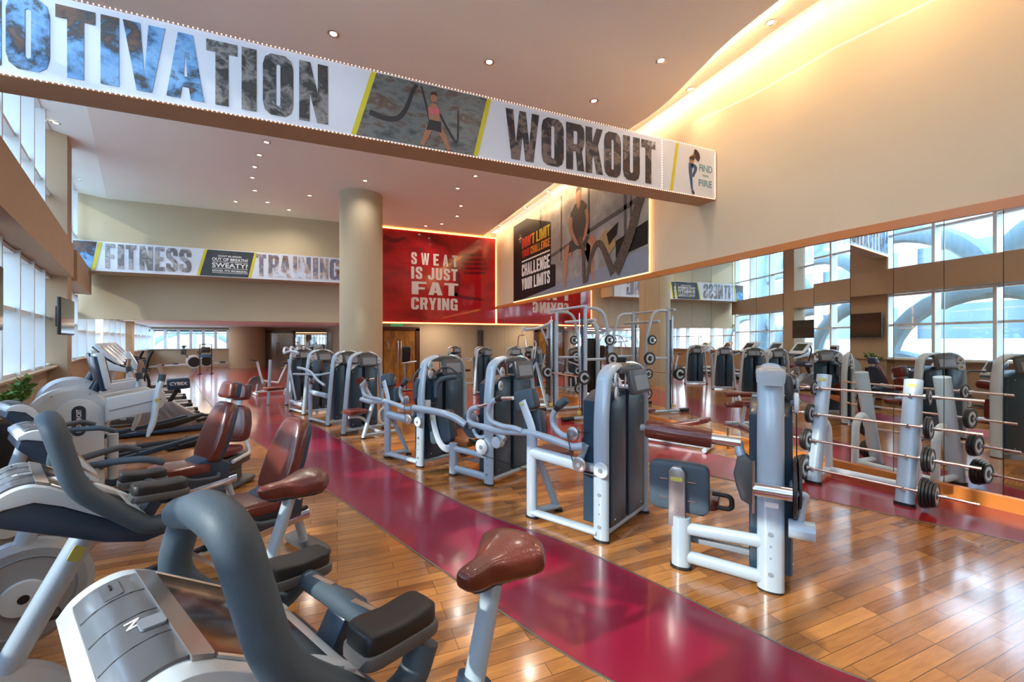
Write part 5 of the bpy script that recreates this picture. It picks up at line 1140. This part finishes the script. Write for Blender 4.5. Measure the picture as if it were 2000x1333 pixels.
def make_vario():
    """stepper-crosstrainer with a big round shroud; x towards the window"""
    t = empty('cross_trainer', (0, 0, 0), 0, 'x', 'cross trainer', 'cross trainers with round shrouds')
    b = MB(); b.lathe([(.02, -.09), (.30, -.085), (.335, -.05), (.335, .05), (.30, .085), (.02, .09)], (.55, 0, .86), (0, 1, 0), 48); sh = b.build('round_shroud', M['white'], t)
    for s in (-1, 1):
        b = MB(); pts = [(.205 * math.cos(a), .205 * math.sin(a)) for a in [R(-8 + i * 196 / 18) for i in range(19)]]
        b.prism(pts + [(-.21, -.82), (.16, -.82)], (.50, s * .10, .86), (1, 0, 0), (0, 0, 1), .06, .012); fr = b.build('front_cover', M['white'], t)
        b = MB(); b.prism([(.055 * math.cos(a), .11 + .055 * math.sin(a)) for a in [PI * i / 8 for i in range(9)]] + [(.055 * math.cos(a), -.11 + .055 * math.sin(a)) for a in [PI + PI * i / 8 for i in range(9)]], (.50, s * .131, .83), (1, 0, 0), (0, 0, 1), .008); bd = b.build('badge', M['navy'], fr)
        text('badge_lettering', 'TECHNOGYM', (.50 - s * .020, s * .137, .83 + .125), (0, 0, -1), (s * 1.0, 0, 0), .25, .04, M['whiteink'], bd, .03, .001)
        b = MB()
        for a in (20, 60, 120, 160, -20, 200): b.lathe([(.008, -.002), (.008, .004), (.001, .005)], (.55 + .29 * math.cos(R(a)), s * .086, .86 + .29 * math.sin(R(a))), (0, s, 0), 8)
        b.build('bolt', M['greyd'], sh)
        # arm beam and handle
        b = MB(); b.prism([(.30, 1.06), (.30, .80), (-.12, .86), (-.20, .90), (-.24, .98), (-.22, 1.08), (-.14, 1.13)], (0, s * .20, 0), (1, 0, 0), (0, 0, 1), .09, .02); am = b.build('side_beam', M['white'], t)
        b = MB(); b.beam((.28, s * .248, .92), (-.18, s * .248, 1.0), .004, .012, 0); b.build('seam', M['greyd'], am)
        b = MB(); q = -1 if s > 0 else 1
        top = (-.13 + .02 * q, s * .28, 1.42); mid = (-.13, s * .28, 1.05); lo = (-.04, s * .30, .58)
        b.tube(smooth_path([lo, (-.10, s * .29, .78), mid, (-.14 + .03 * q, s * .28, 1.22)], 5), .030, 14, ry=.045, radii=[.5, .7, .9] + [1] * 13); hd = b.build('handle', M['white'], t)
        b = MB(); b.tube([(-.14 + .03 * q, s * .28, 1.20), (-.14 + .045 * q, s * .28, 1.30)], .036, 14); b.build('handle_collar', M['foam'], hd)
        b = MB(); b.tube([(-.14 + .045 * q, s * .28, 1.29), top], .024, 12); b.build('handle_grip', mat('worn_tan_grip', (.36, .24, .18), .4), hd)
        b = MB(); b.lathe([(.022, -.002), (.022, .006), (.001, .007)], (-.12, s * .325, 1.0), (0, s, 0), 14); b.build('yellow_button', M['yellow'], hd)
        # pedals and links
        b = MB(); b.beam((.35, s * .16, .30), (-.75, s * .16, .42 + .06 * s), .05, .06, .01); lk = b.build('pedal_link', M['navy'], t)
        b = MB(); b.prism([(-.95, .46), (-.60, .40), (-.35, .36), (-.35, .32), (-.62, .33), (-.92, .41)], (0, s * .18, .05 * s), (1, 0, 0), (0, 0, 1), .17, .01); b.build('footplate', M['black'], lk)
    b = MB(); b.beam((.9, 0, .06), (-.95, 0, .06), .10, .09, .015); b.tube([(.75, -.30, .05), (.75, .30, .05)], .04, 12); b.tube([(-.85, -.30, .05), (-.85, .30, .05)], .04, 12); b.build('base_frame', M['navy'], t)
    b = MB(); b.tube([(.20, 0, .10), (.20, 0, .62)], .05, 14); b.build('rear_post', M['white'], t)
    # display tower
    Rm = (0, R(10), 0)
    b = MB(); b.box((.30, 0, 1.36), (.06, .34, .42), Rm, .02); d = b.build('display_housing', M['white'], t)
    b = MB(); b.box((.330, 0, 1.33), (.05, .30, .40), Rm, .015); b.build('display_back', M['navy'], d)
    b = MB(); b.box((.266, 0, 1.37), (.006, .28, .30), Rm); b.build('screen', M['screen'], d)
    b = MB(); b.tube([(.38, 0, 1.10), (.32, 0, 1.24)], .05, 12); b.build('neck', M['navy'], t)
    return t
va = make_vario()
place(va, True, (-2.24, 6.40, 0), R(212), 'nearest cross trainer, big round pale shroud with dark lettered badge behind the recumbent bikes')
place(va, False, (-2.98, 8.10, 0), R(208), 'second cross trainer, its round shroud half hidden behind the nearest one')

def make_treadmill():
    t = empty('treadmill', (0, 0, 0), 0, 'x', 'treadmill', 'treadmills along the window wall')
    b = MB(); b.box((-.15, 0, .13), (1.65, .74, .12), None, .03); dk = b.build('deck', M['cap'], t)
    b = MB(); b.box((-.18, 0, .195), (1.55, .50, .014), None, .004); b.build('belt', M['black'], dk)
    for s in (-1, 1):
        b = MB(); b.box((-.15, s * .325, .20), (1.60, .09, .03), None, .01); b.build('side_rail', M['white'], dk)
        b = MB(); b.pad((-.98, s * .33, .12), (.12, .12, .16), None, .4); b.build('end_cap', M['black'], dk)
        b = MB(); b.tube([(.72, s * .37, .15), (.44, s * .37, 1.12)], .035, 12, ry=.055, up=(1, 0, 0)); up_ = b.build('upright', M['grey'], t)
        b = MB(); b.prism([(.50, 1.14), (.30, 1.12), (.02, 1.05), (-.18, 1.03), (-.20, 1.08), (.0, 1.12), (.26, 1.22), (.42, 1.34), (.50, 1.30)], (0, s * .37, 0), (1, 0, 0), (0, 0, 1), .07, .015); ar = b.build('side_arm', M['white'], t)
        b = MB(); b.tube(smooth_path([(.40, s * .37, 1.35), (.24, s * .37, 1.235), (.0, s * .37, 1.135), (-.22, s * .37, 1.09)], 4), .022, 10); b.build('hand_rail', M['black'], ar)
    b = MB(); b.pad((.68, 0, .20), (.42, .72, .20), None, .4); b.build('motor_cover', M['white'], t)
    b = MB(); b.box((.40, 0, 1.42), (.07, .78, .58), (0, R(40), 0), .025); cs = b.build('console', M['white'], t)
    b = MB(); b.box((.430, 0, 1.395), (.06, .70, .54), (0, R(40), 0), .02); b.build('console_back', M['navy'], cs)
    b = MB(); b.box((.385, 0, 1.46), (.008, .50, .34), (0, R(40), 0)); b.build('screen', M['screen'], cs)
    b = MB(); b.tube([(.20, -.37, 1.15), (.20, .37, 1.15)], .022, 10); b.build('cross_bar', M['black'], t)
    return t
td = make_treadmill()
M_ = 0
tl = ['nearest treadmill, large tilted console just beyond the second cross trainer', 'second treadmill from the cross trainers', 'third treadmill from the cross trainers', 'fourth treadmill, second from the far end of the row', 'farthest treadmill of the row, near the rowing machines']
for i, tt in enumerate([11.6, 13.2, 14.9, 16.9, 19.2]):
    c = wl(tt, -.03); place(td, i == 0, (c[0], c[1], 0), R(197), tl[i])

# arc trainer with big lettered end box, in front of the treadmills
t = empty('arc_trainer', (*wl(10.15, .42), 0), R(197), 'dark arc trainer with lettered black box, between cross trainers and treadmills', 'cross trainer')
b = MB(); b.box((-.15, 0, .90), (.34, .46, .20), (0, R(4), 0), .03); hb = b.build('rear_box', M['navy'], t)
text('box_lettering', 'CYBEX', (-.02, .236, .88), (-1, 0, 0), (0, 0, 1), .26, .06, M['whiteink'], hb, .03, .002)
b = MB(); b.beam((-.15, .12, .82), (.05, .12, .45), .06, .07, .01); b.build('strut', M['black'], t)
b = MB(); b.prism([(.40, .62), (-.05, .58), (-.62, .12), (-.55, .06), (.45, .06)], (0, 0, 0), (1, 0, 0), (0, 0, 1), .34, .02); sd_ = b.build('fluted_cover', M['silverp'], t)
b = MB()
for k in range(5): b.beam((-.02 + .09 * k, .175, .56), (-.50 + .16 * k, .175, .10), .006, .03, 0)
b.build('flute', M['greyd'], sd_)
b = MB(); b.beam((.7, 0, .05), (-.9, 0, .05), .5, .06, .02); b.build('base_frame', M['navy'], t)
b = MB(); b.tube(smooth_path([(.3, .26, .6), (.34, .28, .95), (.28, .30, 1.35), (.22, .30, 1.52)], 4), .025, 10); b.tube(smooth_path([(.3, -.26, .6), (.28, -.28, .95), (.40, -.30, 1.35), (.36, -.30, 1.52)], 4), .025, 10); b.build('arm_lever', M['black'], t)
b = MB(); b.box((.50, 0, 1.35), (.07, .46, .34), (0, R(25), 0), .02); b.build('console', M['white'], t)
b = MB(); b.tube([(.62, 0, .3), (.52, 0, 1.25)], .045, 12); b.build('front_post', M['grey'], t)
for s in (-1, 1):
    b = MB(); b.box((-.62, s * .16, .22), (.42, .16, .05), (0, R(10) * s, 0), .02); b.build('footplate', M['black'], t)
# ================================================================= RACKS, BENCHES, PLANTS, FAR ZONE
def plate(parent, c, r, th, axis, name='weight_plate', cat=None, bore=.0142):
    c = Vector(c); b = MB()
    b.lathe([(bore, -th * .5), (r * .30, -th * .5), (r * .34, -th * .30), (r * .80, -th * .30), (r * .84, -th * .5), (r * .97, -th * .5), (r, -th * .35), (r, th * .35), (r * .97, th * .5), (r * .84, th * .5), (r * .80, th * .30), (r * .34, th * .30), (r * .30, th * .5), (bore, th * .5)], c, axis, 36, ring=True)
    o = b.build(name, M['black'], parent)
    b = MB(); b.lathe([(r * .36, th * .31), (r * .76, th * .31), (r * .76, th * .36), (r * .36, th * .36)], c, axis, 32, ring=True); b.lathe([(r * .36, -th * .36), (r * .76, -th * .36), (r * .76, -th * .31), (r * .36, -th * .31)], c, axis, 32, ring=True); rf = b.build('face_ring', M['greyd'], o)
    b = MB(); b.lathe([(r * .47, th * .37), (r * .64, th * .37), (r * .64, th * .40), (r * .47, th * .40)], c, axis, 28, ring=True); b.lathe([(r * .47, -th * .40), (r * .64, -th * .40), (r * .64, -th * .37), (r * .47, -th * .37)], c, axis, 28, ring=True); b.build('printed_ring', M['white'], o)
    return o

# barbell rack parallel to the mirror
ra = math.atan2(.82, -.17)      # heading of the rack
rk = empty('barbell_rack', (5.46, 2.46, 0), ra, 'silver leaning two-post barbell rack standing on the red floor before the mirror', 'rack')
# local x runs from near post to far post, local -y points to the wall
W = .82
for x in (0, W):
    b = MB(); b.tube([(x, .03, .02), (x, -.30, 1.28)], .055, 20, ry=.080, up=(0, 1, 0)); p_ = b.build('rack_post', M['chrome'] if False else M['grey'], rk)
    b = MB(); b.prism(oval(.18, .13, 20), (x, .03, .015), (1, 0, 0), (0, 1, 0), .03); b.build('rubber_foot', M['black'], p_)
    b = MB(); b.prism(rrect(.075, .035, .004), (x, -.29 + .062, 1.225), (-1, 0, 0), (0, -.25, .97), .006); b.build('label_plate', M['yellow'], p_, smooth=False)
    for z in (.18, .50, .81, 1.12):
        b = MB()
        yy = .03 - .33 * z / 1.26 + .06
        b.box((x, yy + .012, z - .022), (.03, .075, .012)); b.box((x, yy + .045, z - .004), (.012, .010, .045)); b.build('bar_hook', M['chrome'], p_)
    b = MB(); b.tube(round_path([(x, -.16, .62), (x, -.30, .72), (x, -.42, .60), (x, -.44, .04)], .12), .04, 16, ry=.05, up=(1, 0, 0)); b.build('rear_leg', M['white'], rk)
b = MB(); b.tube([(-.02, -.42, .08), (W + .02, -.42, .08)], .045, 16); b.tube([(0, -.42, .08), (0, .02, .08)], .04, 14); b.tube([(W, -.42, .08), (W, .02, .08)], .04, 14); b.build('base_tube', M['white'], rk)
bbp = None
specs = [(.18, .150, 5, 'lowest barbell on the silver rack, five large black plates at its near end'), (.50, .130, 3, 'barbell second from the floor on the silver rack'),
         (.81, .115, 2, 'barbell third from the floor on the silver rack'), (1.12, .090, 1, 'topmost barbell on the silver rack with one small plate each end')]
ux = Vector((math.cos(ra), math.sin(ra), 0)); uy = Vector((-math.sin(ra), math.cos(ra), 0))
for z, r, n, lab in specs:
    yy = .03 - .33 * z / 1.26 + .06 + .028; c = Vector((5.46, 2.46, 0)) + ux * (W / 2 - .04) + uy * yy
    e = empty('barbell', (c.x, c.y, z), ra, lab, 'barbell', 'barbells on the silver rack')
    b = MB(); b.cyl((-.90, 0, 0), (.86, 0, 0), .0135, seg=14); b.build('bar', M['copper'], e)
    for s in (-1, 1):
        b = MB(); b.cyl((s * .47, 0, 0), (s * .50, 0, 0), .026, seg=14); b.build('collar', M['chrome'], e)
        b = MB(); b.cyl((s * .50 + s * .004 + s * .02 * n * 1.3, 0, 0), (s * .57 + s * .024 * n, 0, 0), .020, seg=14); b.build('collar', M['chrome'], e)
        for k in range(n): plate(e, (s * (.515 + .024 * k), 0, 0), r - .012 * max(0, k - 1) * (n > 2), .022, (1, 0, 0))

# smith rack ---------------------------------------------------------------
sm = empty('smith_rack', (4.94, 7.75, 0), PI / 2, 'tall silver smith machine frame with guided barbell and plate pegs near the mirror', 'rack')
# local x: along +Y (far), local y: towards -X (room)
H = 2.48; Wd = 1.28
for x in (0, Wd):
    b = MB(); b.tube([(x, 0, .02), (x, 0, H)], .038, 16, ry=.05); u_ = b.build('upright', M['grey'], sm)
    b = MB(); b.box((x, .085, 1.15), (.03, .03, 2.1)); [b.box((x, .102, .25 + k * .09), (.02, .012, .03)) for k in range(22)]; b.build('notch_rail', M['navy'], u_)
    b = MB(); b.cyl((x, .15, .12), (x, .15, 2.30), .015, seg=12); b.build('guide_rod', M['chrome'], u_)
    b = MB(); b.lathe([(.03, 0), (.045, .01), (.045, .07), (.03, .08)], (x, .15, .12), seg=16); b.build('spring_stop', M['yellow'], u_)
    b = MB(); b.tube(round_path([(x, 0, H - .06), (x, -.45, H - .08), (x, -.62, H - .7), (x, -.72, .05)], .28, 8), .036, 14); b.build('rear_leg', M['grey'], sm)
    b = MB(); b.tube([(x, .55, .05), (x, -.78, .05)], .036, 14); f_ = b.build('base_foot', M['grey'], sm)
    b = MB(); b.cyl((x, .30, .05), (x, .58, .05), .046, seg=16); b.build('foot_sleeve', M['black'], f_)
    b = MB(); b.tube([(x, -.02, 1.30), (x, -.64, 1.30)], .030, 12); b.build('side_brace', M['grey'], sm)
    s = -1 if x == 0 else 1
    for yy, z, r in ((-.55, 1.72, .115), (-.62, 1.30, .15), (-.66, .95, .115), (-.70, .50, .14)):
        b = MB(); b.cyl((x - s * .02, yy, z), (x + s * .20, yy, z), .022, seg=12); pg = b.build('plate_peg', M['chrome'], sm)
    b = MB()
b = MB(); b.tube([(0, -.25, H - .32), (Wd, -.25, H - .32)], .036, 14); b.tube([(-.12, .10, H - .04), (Wd + .12, .10, H - .04)], .028, 12); b.build('top_beam', M['grey'], sm)
k = 0
pl_lab = ['small plate on the top peg of the smith machine', 'large plate on the second peg of the smith machine', 'small plate on the third peg of the smith machine', 'large plate on the lowest peg of the smith machine']
for xi, s, side in ((0, -1, 'near side'), (Wd, 1, 'far side')):
    for j, (yy, z, r) in enumerate(((-.55, 1.72, .115), (-.62, 1.30, .15), (-.66, .95, .115), (-.70, .50, .14))):
        e = empty('weight_plate', (4.94 - yy, 7.75 + xi + s * .10, z), 0, pl_lab[j] + ', ' + side, 'weight plate', 'plates stored on the smith machine')
        o = plate(e, (0, 0, 0), r, .045, (0, 1, 0), 'plate_body', bore=.023)
e = empty('barbell', (4.94 - .15, 7.75 + Wd / 2, .93), PI / 2, 'guided barbell with one plate each end on the tall smith machine', 'barbell')
b = MB(); b.cyl((-1.02, 0, 0), (1.02, 0, 0), .014, seg=12); b.build('bar', M['copper'], e)
for s in (-1, 1): plate(e, (s * .83, 0, 0), .15, .05, (1, 0, 0)); b = MB(); b.cyl((s * .86, 0, 0), (s * .96, 0, 0), .03, seg=12); b.build('collar', M['black'], e)

# tall pulldown tower ------------------------------------------------------
t = mach((5.45, 10.25), 79, 'tall dark lat pulldown tower with curved grey arms beyond the smith machine', 'exercise machine')
for x in (-.28, .28):
    b = MB(); b.tube(round_path([(x, 0, .02), (x, 0, 1.9), (x * .6, 0, 2.2), (0, 0, 2.24)], .18), .05, 14, ry=.07, up=(1, 0, 0)); b.build('upright', M['grey'], t)
b = MB(); b.box((0, 0, 1.0), (.44, .22, 1.55), None, .02); b.build('shroud', M['black'], t)
b = MB(); b.tube(smooth_path([(0, .05, 2.18), (0, .40, 2.05), (0, .75, 2.0)], 4), .04, 12); b.tube([(0, .3, 2.05), (0, .05, 1.5)], .03, 10); b.build('boom', M['grey'], t)
disc(t, 'pulley_wheel', (0, .78, 2.02), .07, .03, M['white'])
cable(t, [(0, .84, 2.0), (0, .84, 1.86)])
b = MB(); b.tube(smooth_path([(-.55, .84, 1.53), (-.38, .84, 1.83), (0, .84, 1.85), (.38, .84, 1.83), (.55, .84, 1.53)], 5), .016, 10); b.build('pulldown_bar', M['chrome'], t)
b = MB(); b.pad((0, .75, .50), (.36, .40, .09), None, .3); b.build('seat', M['leather'], t)
b = MB(); b.tube([(0, .15, .08), (0, 1.0, .08)], .04, 12); b.tube([(0, .75, .08), (0, .75, .46)], .035, 12); b.build('base_frame', M['grey'], t)
b = MB(); b.cyl((-.25, .55, .66), (.25, .55, .66), .06, seg=16); b.build('thigh_roller', M['leather'], t)

# adjustable bench ----------------------------------------------------------
t = empty('adjustable_bench', (4.95, 5.55, 0), R(118), 'low brown padded sloping bench in front of the mirror behind the roller machine', 'bench')
b = MB(); b.pad((-.40, 0, .36), (.86, .28, .08), (0, R(16), 0), .3); b.build('back_pad', M['leather'], t)
b = MB(); b.pad((.28, 0, .50), (.42, .28, .08), (0, R(6), 0), .3); b.build('seat_pad', M['leather'], t)
b = MB(); b.tube([(-.80, 0, .05), (.62, 0, .05)], .035, 12); b.tube([(.45, 0, .06), (.30, 0, .44)], .032, 12); b.tube([(-.55, 0, .06), (-.35, 0, .32)], .03, 12); b.tube([(-.80, -.25, .045), (-.80, .25, .045)], .035, 12); b.tube([(.62, -.25, .045), (.62, .25, .045)], .035, 12); b.build('bench_frame', M['grey'], t)
for z in (.62, .40):
    b = MB(); b.cyl((.62 if z > .5 else .66, -.24, z), (.62 if z > .5 else .66, .24, z), .055, seg=18); b.build('foam_roller', M['leather'], t)
b = MB(); b.tube(smooth_path([(.50, 0, .46), (.60, 0, .60), (.66, 0, .40)], 4), .022, 10); b.build('roller_bracket', M['white'], t)

# upright incline seat beside the smith machine
t = empty('incline_seat', (4.45, 9.95, 0), R(150), 'upright incline seat with slate back pad on a silver A-frame, left of the smith machine', 'bench')
b = MB(); b.pad((-.12, 0, .92), (.10, .30, .72), (0, R(-20), 0), .3); p_ = b.build('back_pad', M['leather'], t)
b = MB(); b.pad((-.16, 0, .91), (.07, .30, .72), (0, R(-20), 0), .3); b.build('back_shell', M['foam'], p_)
b = MB(); b.pad((.22, 0, .50), (.40, .32, .09), (0, R(-6), 0), .3); b.build('seat', M['leather'], t)
for yy in (-.16, .16):
    b = MB(); b.tube([(-.34, yy, 1.15), (-.62, yy * 1.3, .04)], .025, 12); b.tube([(-.32, yy, 1.10), (.05, yy * 1.3, .04)], .025, 12); b.build('leg', M['grey'], t)
b = MB(); b.tube([(-.62, 0, .05), (.55, 0, .05)], .035, 12); b.tube([(.55, -.25, .04), (.55, .25, .04)], .035, 12); b.tube([(.30, 0, .06), (.24, 0, .46)], .03, 12); b.build('base_frame', M['grey'], t)
b = MB(); b.tube(smooth_path([(-.30, 0, 1.25), (-.34, 0, 1.6), (-.32, 0, 1.68)], 4), .018, 8); b.tube([(-.32, -.20, 1.66), (-.32, .20, 1.70)], .016, 8); b.build('pull_handle', M['white'], t)

# potted plants -----------------------------------------------------------------
def plant(loc, label, ph, pr, hgt, n, seed, leaf=.06):
    random.seed(seed); e = empty('potted_plant', loc, 0, label, 'plant')
    b = MB(); b.prism([(-pr * .8, 0), (pr * .8, 0), (pr, ph), (-pr, ph)], (0, 0, 0), (1, 0, 0), (0, 0, 1), pr * 1.8, .01); pt = b.build('pot', M['soil'], e)
    b = MB(); b.box((0, 0, ph - .005), (pr * 1.85, pr * 1.65, .02)); b.build('soil', mat('potting_soil', (.03, .02, .012), .9), pt)
    sb = MB(); lb = MB()
    for i in range(n):
        a = random.uniform(0, 2 * PI); s = random.uniform(.3, 1); h = hgt * random.uniform(.6, 1.05)
        pts = smooth_path([(0.04 * math.cos(a), .04 * math.sin(a), ph), (hgt * .25 * s * math.cos(a), hgt * .25 * s * math.sin(a), ph + h * .6), (hgt * .65 * s * math.cos(a), hgt * .65 * s * math.sin(a), ph + h)], 6)
        sb.tube(pts, .006, 6)
        for k in range(3, len(pts)):
            for sd_ in (-1, 1):
                p = pts[k]; t_ = (pts[k] - pts[k - 1]).normalized(); sv = t_.cross(Vector((0, 0, 1))).normalized() * sd_
                sv = (sv + Vector((0, 0, random.uniform(-.1, .7))) + t_ * .4).normalized(); w2 = sv.cross(Vector((random.uniform(-1, 1), random.uniform(-1, 1), 1))).normalized()
                L_ = leaf * random.uniform(.8, 1.4); q = [p, p + sv * L_ * .35 + w2 * L_ * .28, p + sv * L_ * .8 + w2 * L_ * .2, p + sv * L_ * 1.1, p + sv * L_ * .8 - w2 * L_ * .2, p + sv * L_ * .35 - w2 * L_ * .28]
                lb._add(q, [[0, 1, 2, 3, 4, 5]])
    sb.build('stem', M['green'], e); lb.build('foliage', M['green'], e, weld=False); return e
c = wl(6.25, -.92); plant((c[0], c[1], 0), 'leafy green plant in a dark pot under the window, left of the cross trainers', .92, .17, .42, 12, 3)
c = wl(2.6, -.98); plant((c[0], c[1], 0), 'bushy green plant in a tall black pot by the window, seen only in the mirror', .95, .17, .35, 9, 5)
plant((-9.0, 32.6, .85), 'small bright green plant on the sill of the far window', .32, .12, .25, 7, 9, .08)

# rowing machines at the far wall ---------------------------------------------
def rower(loc, rz, label):
    t = empty('rowing_machine', loc, rz, label, 'rowing machine', 'rowing machines at the far wall')
    b = MB(); b.beam((-1.1, 0, .30), (1.0, 0, .36), .09, .09, .01); b.build('rail', M['white'], t)
    b = MB(); b.lathe([(.28, -.07), (.36, -.05), (.36, .05), (.28, .07)], (1.15, 0, .50), (0, 1, 0), 32, ring=True); fw_ = b.build('flywheel_ring', M['white'], t)
    b = MB(); b.lathe([(.02, -.06), (.29, -.055), (.29, .055), (.02, .06)], (1.15, 0, .50), (0, 1, 0), 28); b.build('flywheel_cage', M['black'], fw_)
    b = MB(); b.pad((-.3, 0, .40), (.28, .34, .07), None, .4); b.build('seat', M['black'], t)
    b = MB(); b.tube([(1.0, 0, .5), (.75, 0, 1.02)], .02, 8); b.box((.74, 0, 1.06), (.05, .22, .16), None, .02); b.build('monitor', M['black'], t)
    b = MB(); b.tube([(-1.05, -.25, .04), (-1.05, .25, .04)], .03, 8); b.tube([(-1.05, 0, .04), (-1.05, 0, .3)], .03, 8); b.tube([(1.2, -.3, .04), (1.2, .3, .04)], .03, 8); b.tube([(1.2, 0, .04), (1.2, 0, .25)], .03, 8); b.build('leg', M['greyd'], t)
    return t
rower((-8.6, 28.6, 0), R(20), 'front rowing machine at the far wall with black flywheel')
rower((-8.3, 29.8, 0), R(20), 'rear rowing machine at the far wall, overlapping the front one')
rower((-6.9, 31.0, 0), R(200), 'rowing machine right of the flywheel pair, beside the black accessory stand')
t = empty('accessory_stand', (-6.2, 25.8, 0), 0, 'thin black upright accessory stand before the far round column', 'stand')
b = MB(); b.tube([(-.25, 0, .02), (-.25, 0, 1.55)], .025, 8); b.tube([(.25, 0, .02), (.25, 0, 1.55)], .025, 8); b.tube([(-.25, -.3, .02), (-.25, .3, .02)], .025, 8); b.tube([(.25, -.3, .02), (.25, .3, .02)], .025, 8); b.tube([(-.25, 0, 1.53), (.25, 0, 1.53)], .025, 8); b.build('stand_frame', M['black'], t)
b = MB(); b.box((0, 0, .95), (.46, .10, .18), None, .03); b.build('rolled_band', M['bluep'], t)
b = MB(); b.box((0, 0, 1.25), (.40, .08, .30), None, .03); b.build('hanging_band', M['black'], t)
# yellow floor mat and red stools near the far mirror
t = empty('exercise_mat', (-2.6, 30.6, .003), R(5), 'yellow exercise mat on the floor before the far mirror', 'mat')
b = MB(); b.box((0, 0, .012), (1.5, .7, .02), None, .008); b.build('mat_sheet', mat('yellow_mat', (.62, .42, .03), .6), t)
# bicycle-like trainers standing between the column and the far mirror
for i, (x, y, lab) in enumerate([(-1.9, 15.4, 'indoor cycle left of the round column, nearest of the pair'), (-1.1, 17.2, 'indoor cycle behind its twin left of the round column')]):
    t = empty('indoor_cycle', (x, y, 0), R(200 + 20 * i), lab, 'exercise bike', 'indoor cycles by the column')
    b = MB(); b.tube([(-.4, 0, .95), (-.15, 0, .35)], .03, 10); b.tube([(.45, 0, 1.05), (.3, 0, .35)], .035, 10); b.tube([(-.4, 0, .1), (.5, 0, .1)], .04, 10); b.tube([(-.15, 0, .35), (.35, 0, .45)], .035, 10); b.tube([(-.4, -.25, .04), (-.4, .25, .04)], .035, 10); b.tube([(.5, -.25, .04), (.5, .25, .04)], .035, 10); b.tube([(.5, 0, .05), (.45, 0, .35)], .03, 8); b.build('cycle_frame', M['white'], t)
    b = MB(); b.lathe([(.02, -.02), (.24, -.02), (.24, .02), (.02, .02)], (.45, 0, .36), (0, 1, 0), 28); b.build('flywheel', M['chrome'], t)
    b = MB(); b.pad((-.42, 0, .98), (.28, .18, .07), None, .5); b.build('saddle', M['black'], t)
    b = MB(); b.tube(smooth_path([(.62, -.2, 1.12), (.48, -.15, 1.08), (.45, 0, 1.08), (.48, .15, 1.08), (.62, .2, 1.12)], 4), .018, 8); b.build('handlebar', M['black'], t)
t = empty('water_station', (2.15, 14.6, 0), R(10), 'slim dark stand with a black head unit in front of the timber door', 'stand')
b = MB(); b.tube([(0, 0, .03), (0, 0, 1.0)], .04, 12); b.pad((0, 0, .03), (.45, .35, .05), None, .4); b.build('stand_post', M['cap'], t)
b = MB(); b.pad((0, 0, 1.25), (.30, .18, .55), (R(8), 0, 0), .3); b.build('head_unit', M['black'], t)
b = MB(); b.tube([(-.1, 0, .95), (.35, -.1, 1.0)], .03, 10); b.build('side_arm', M['white'], t)
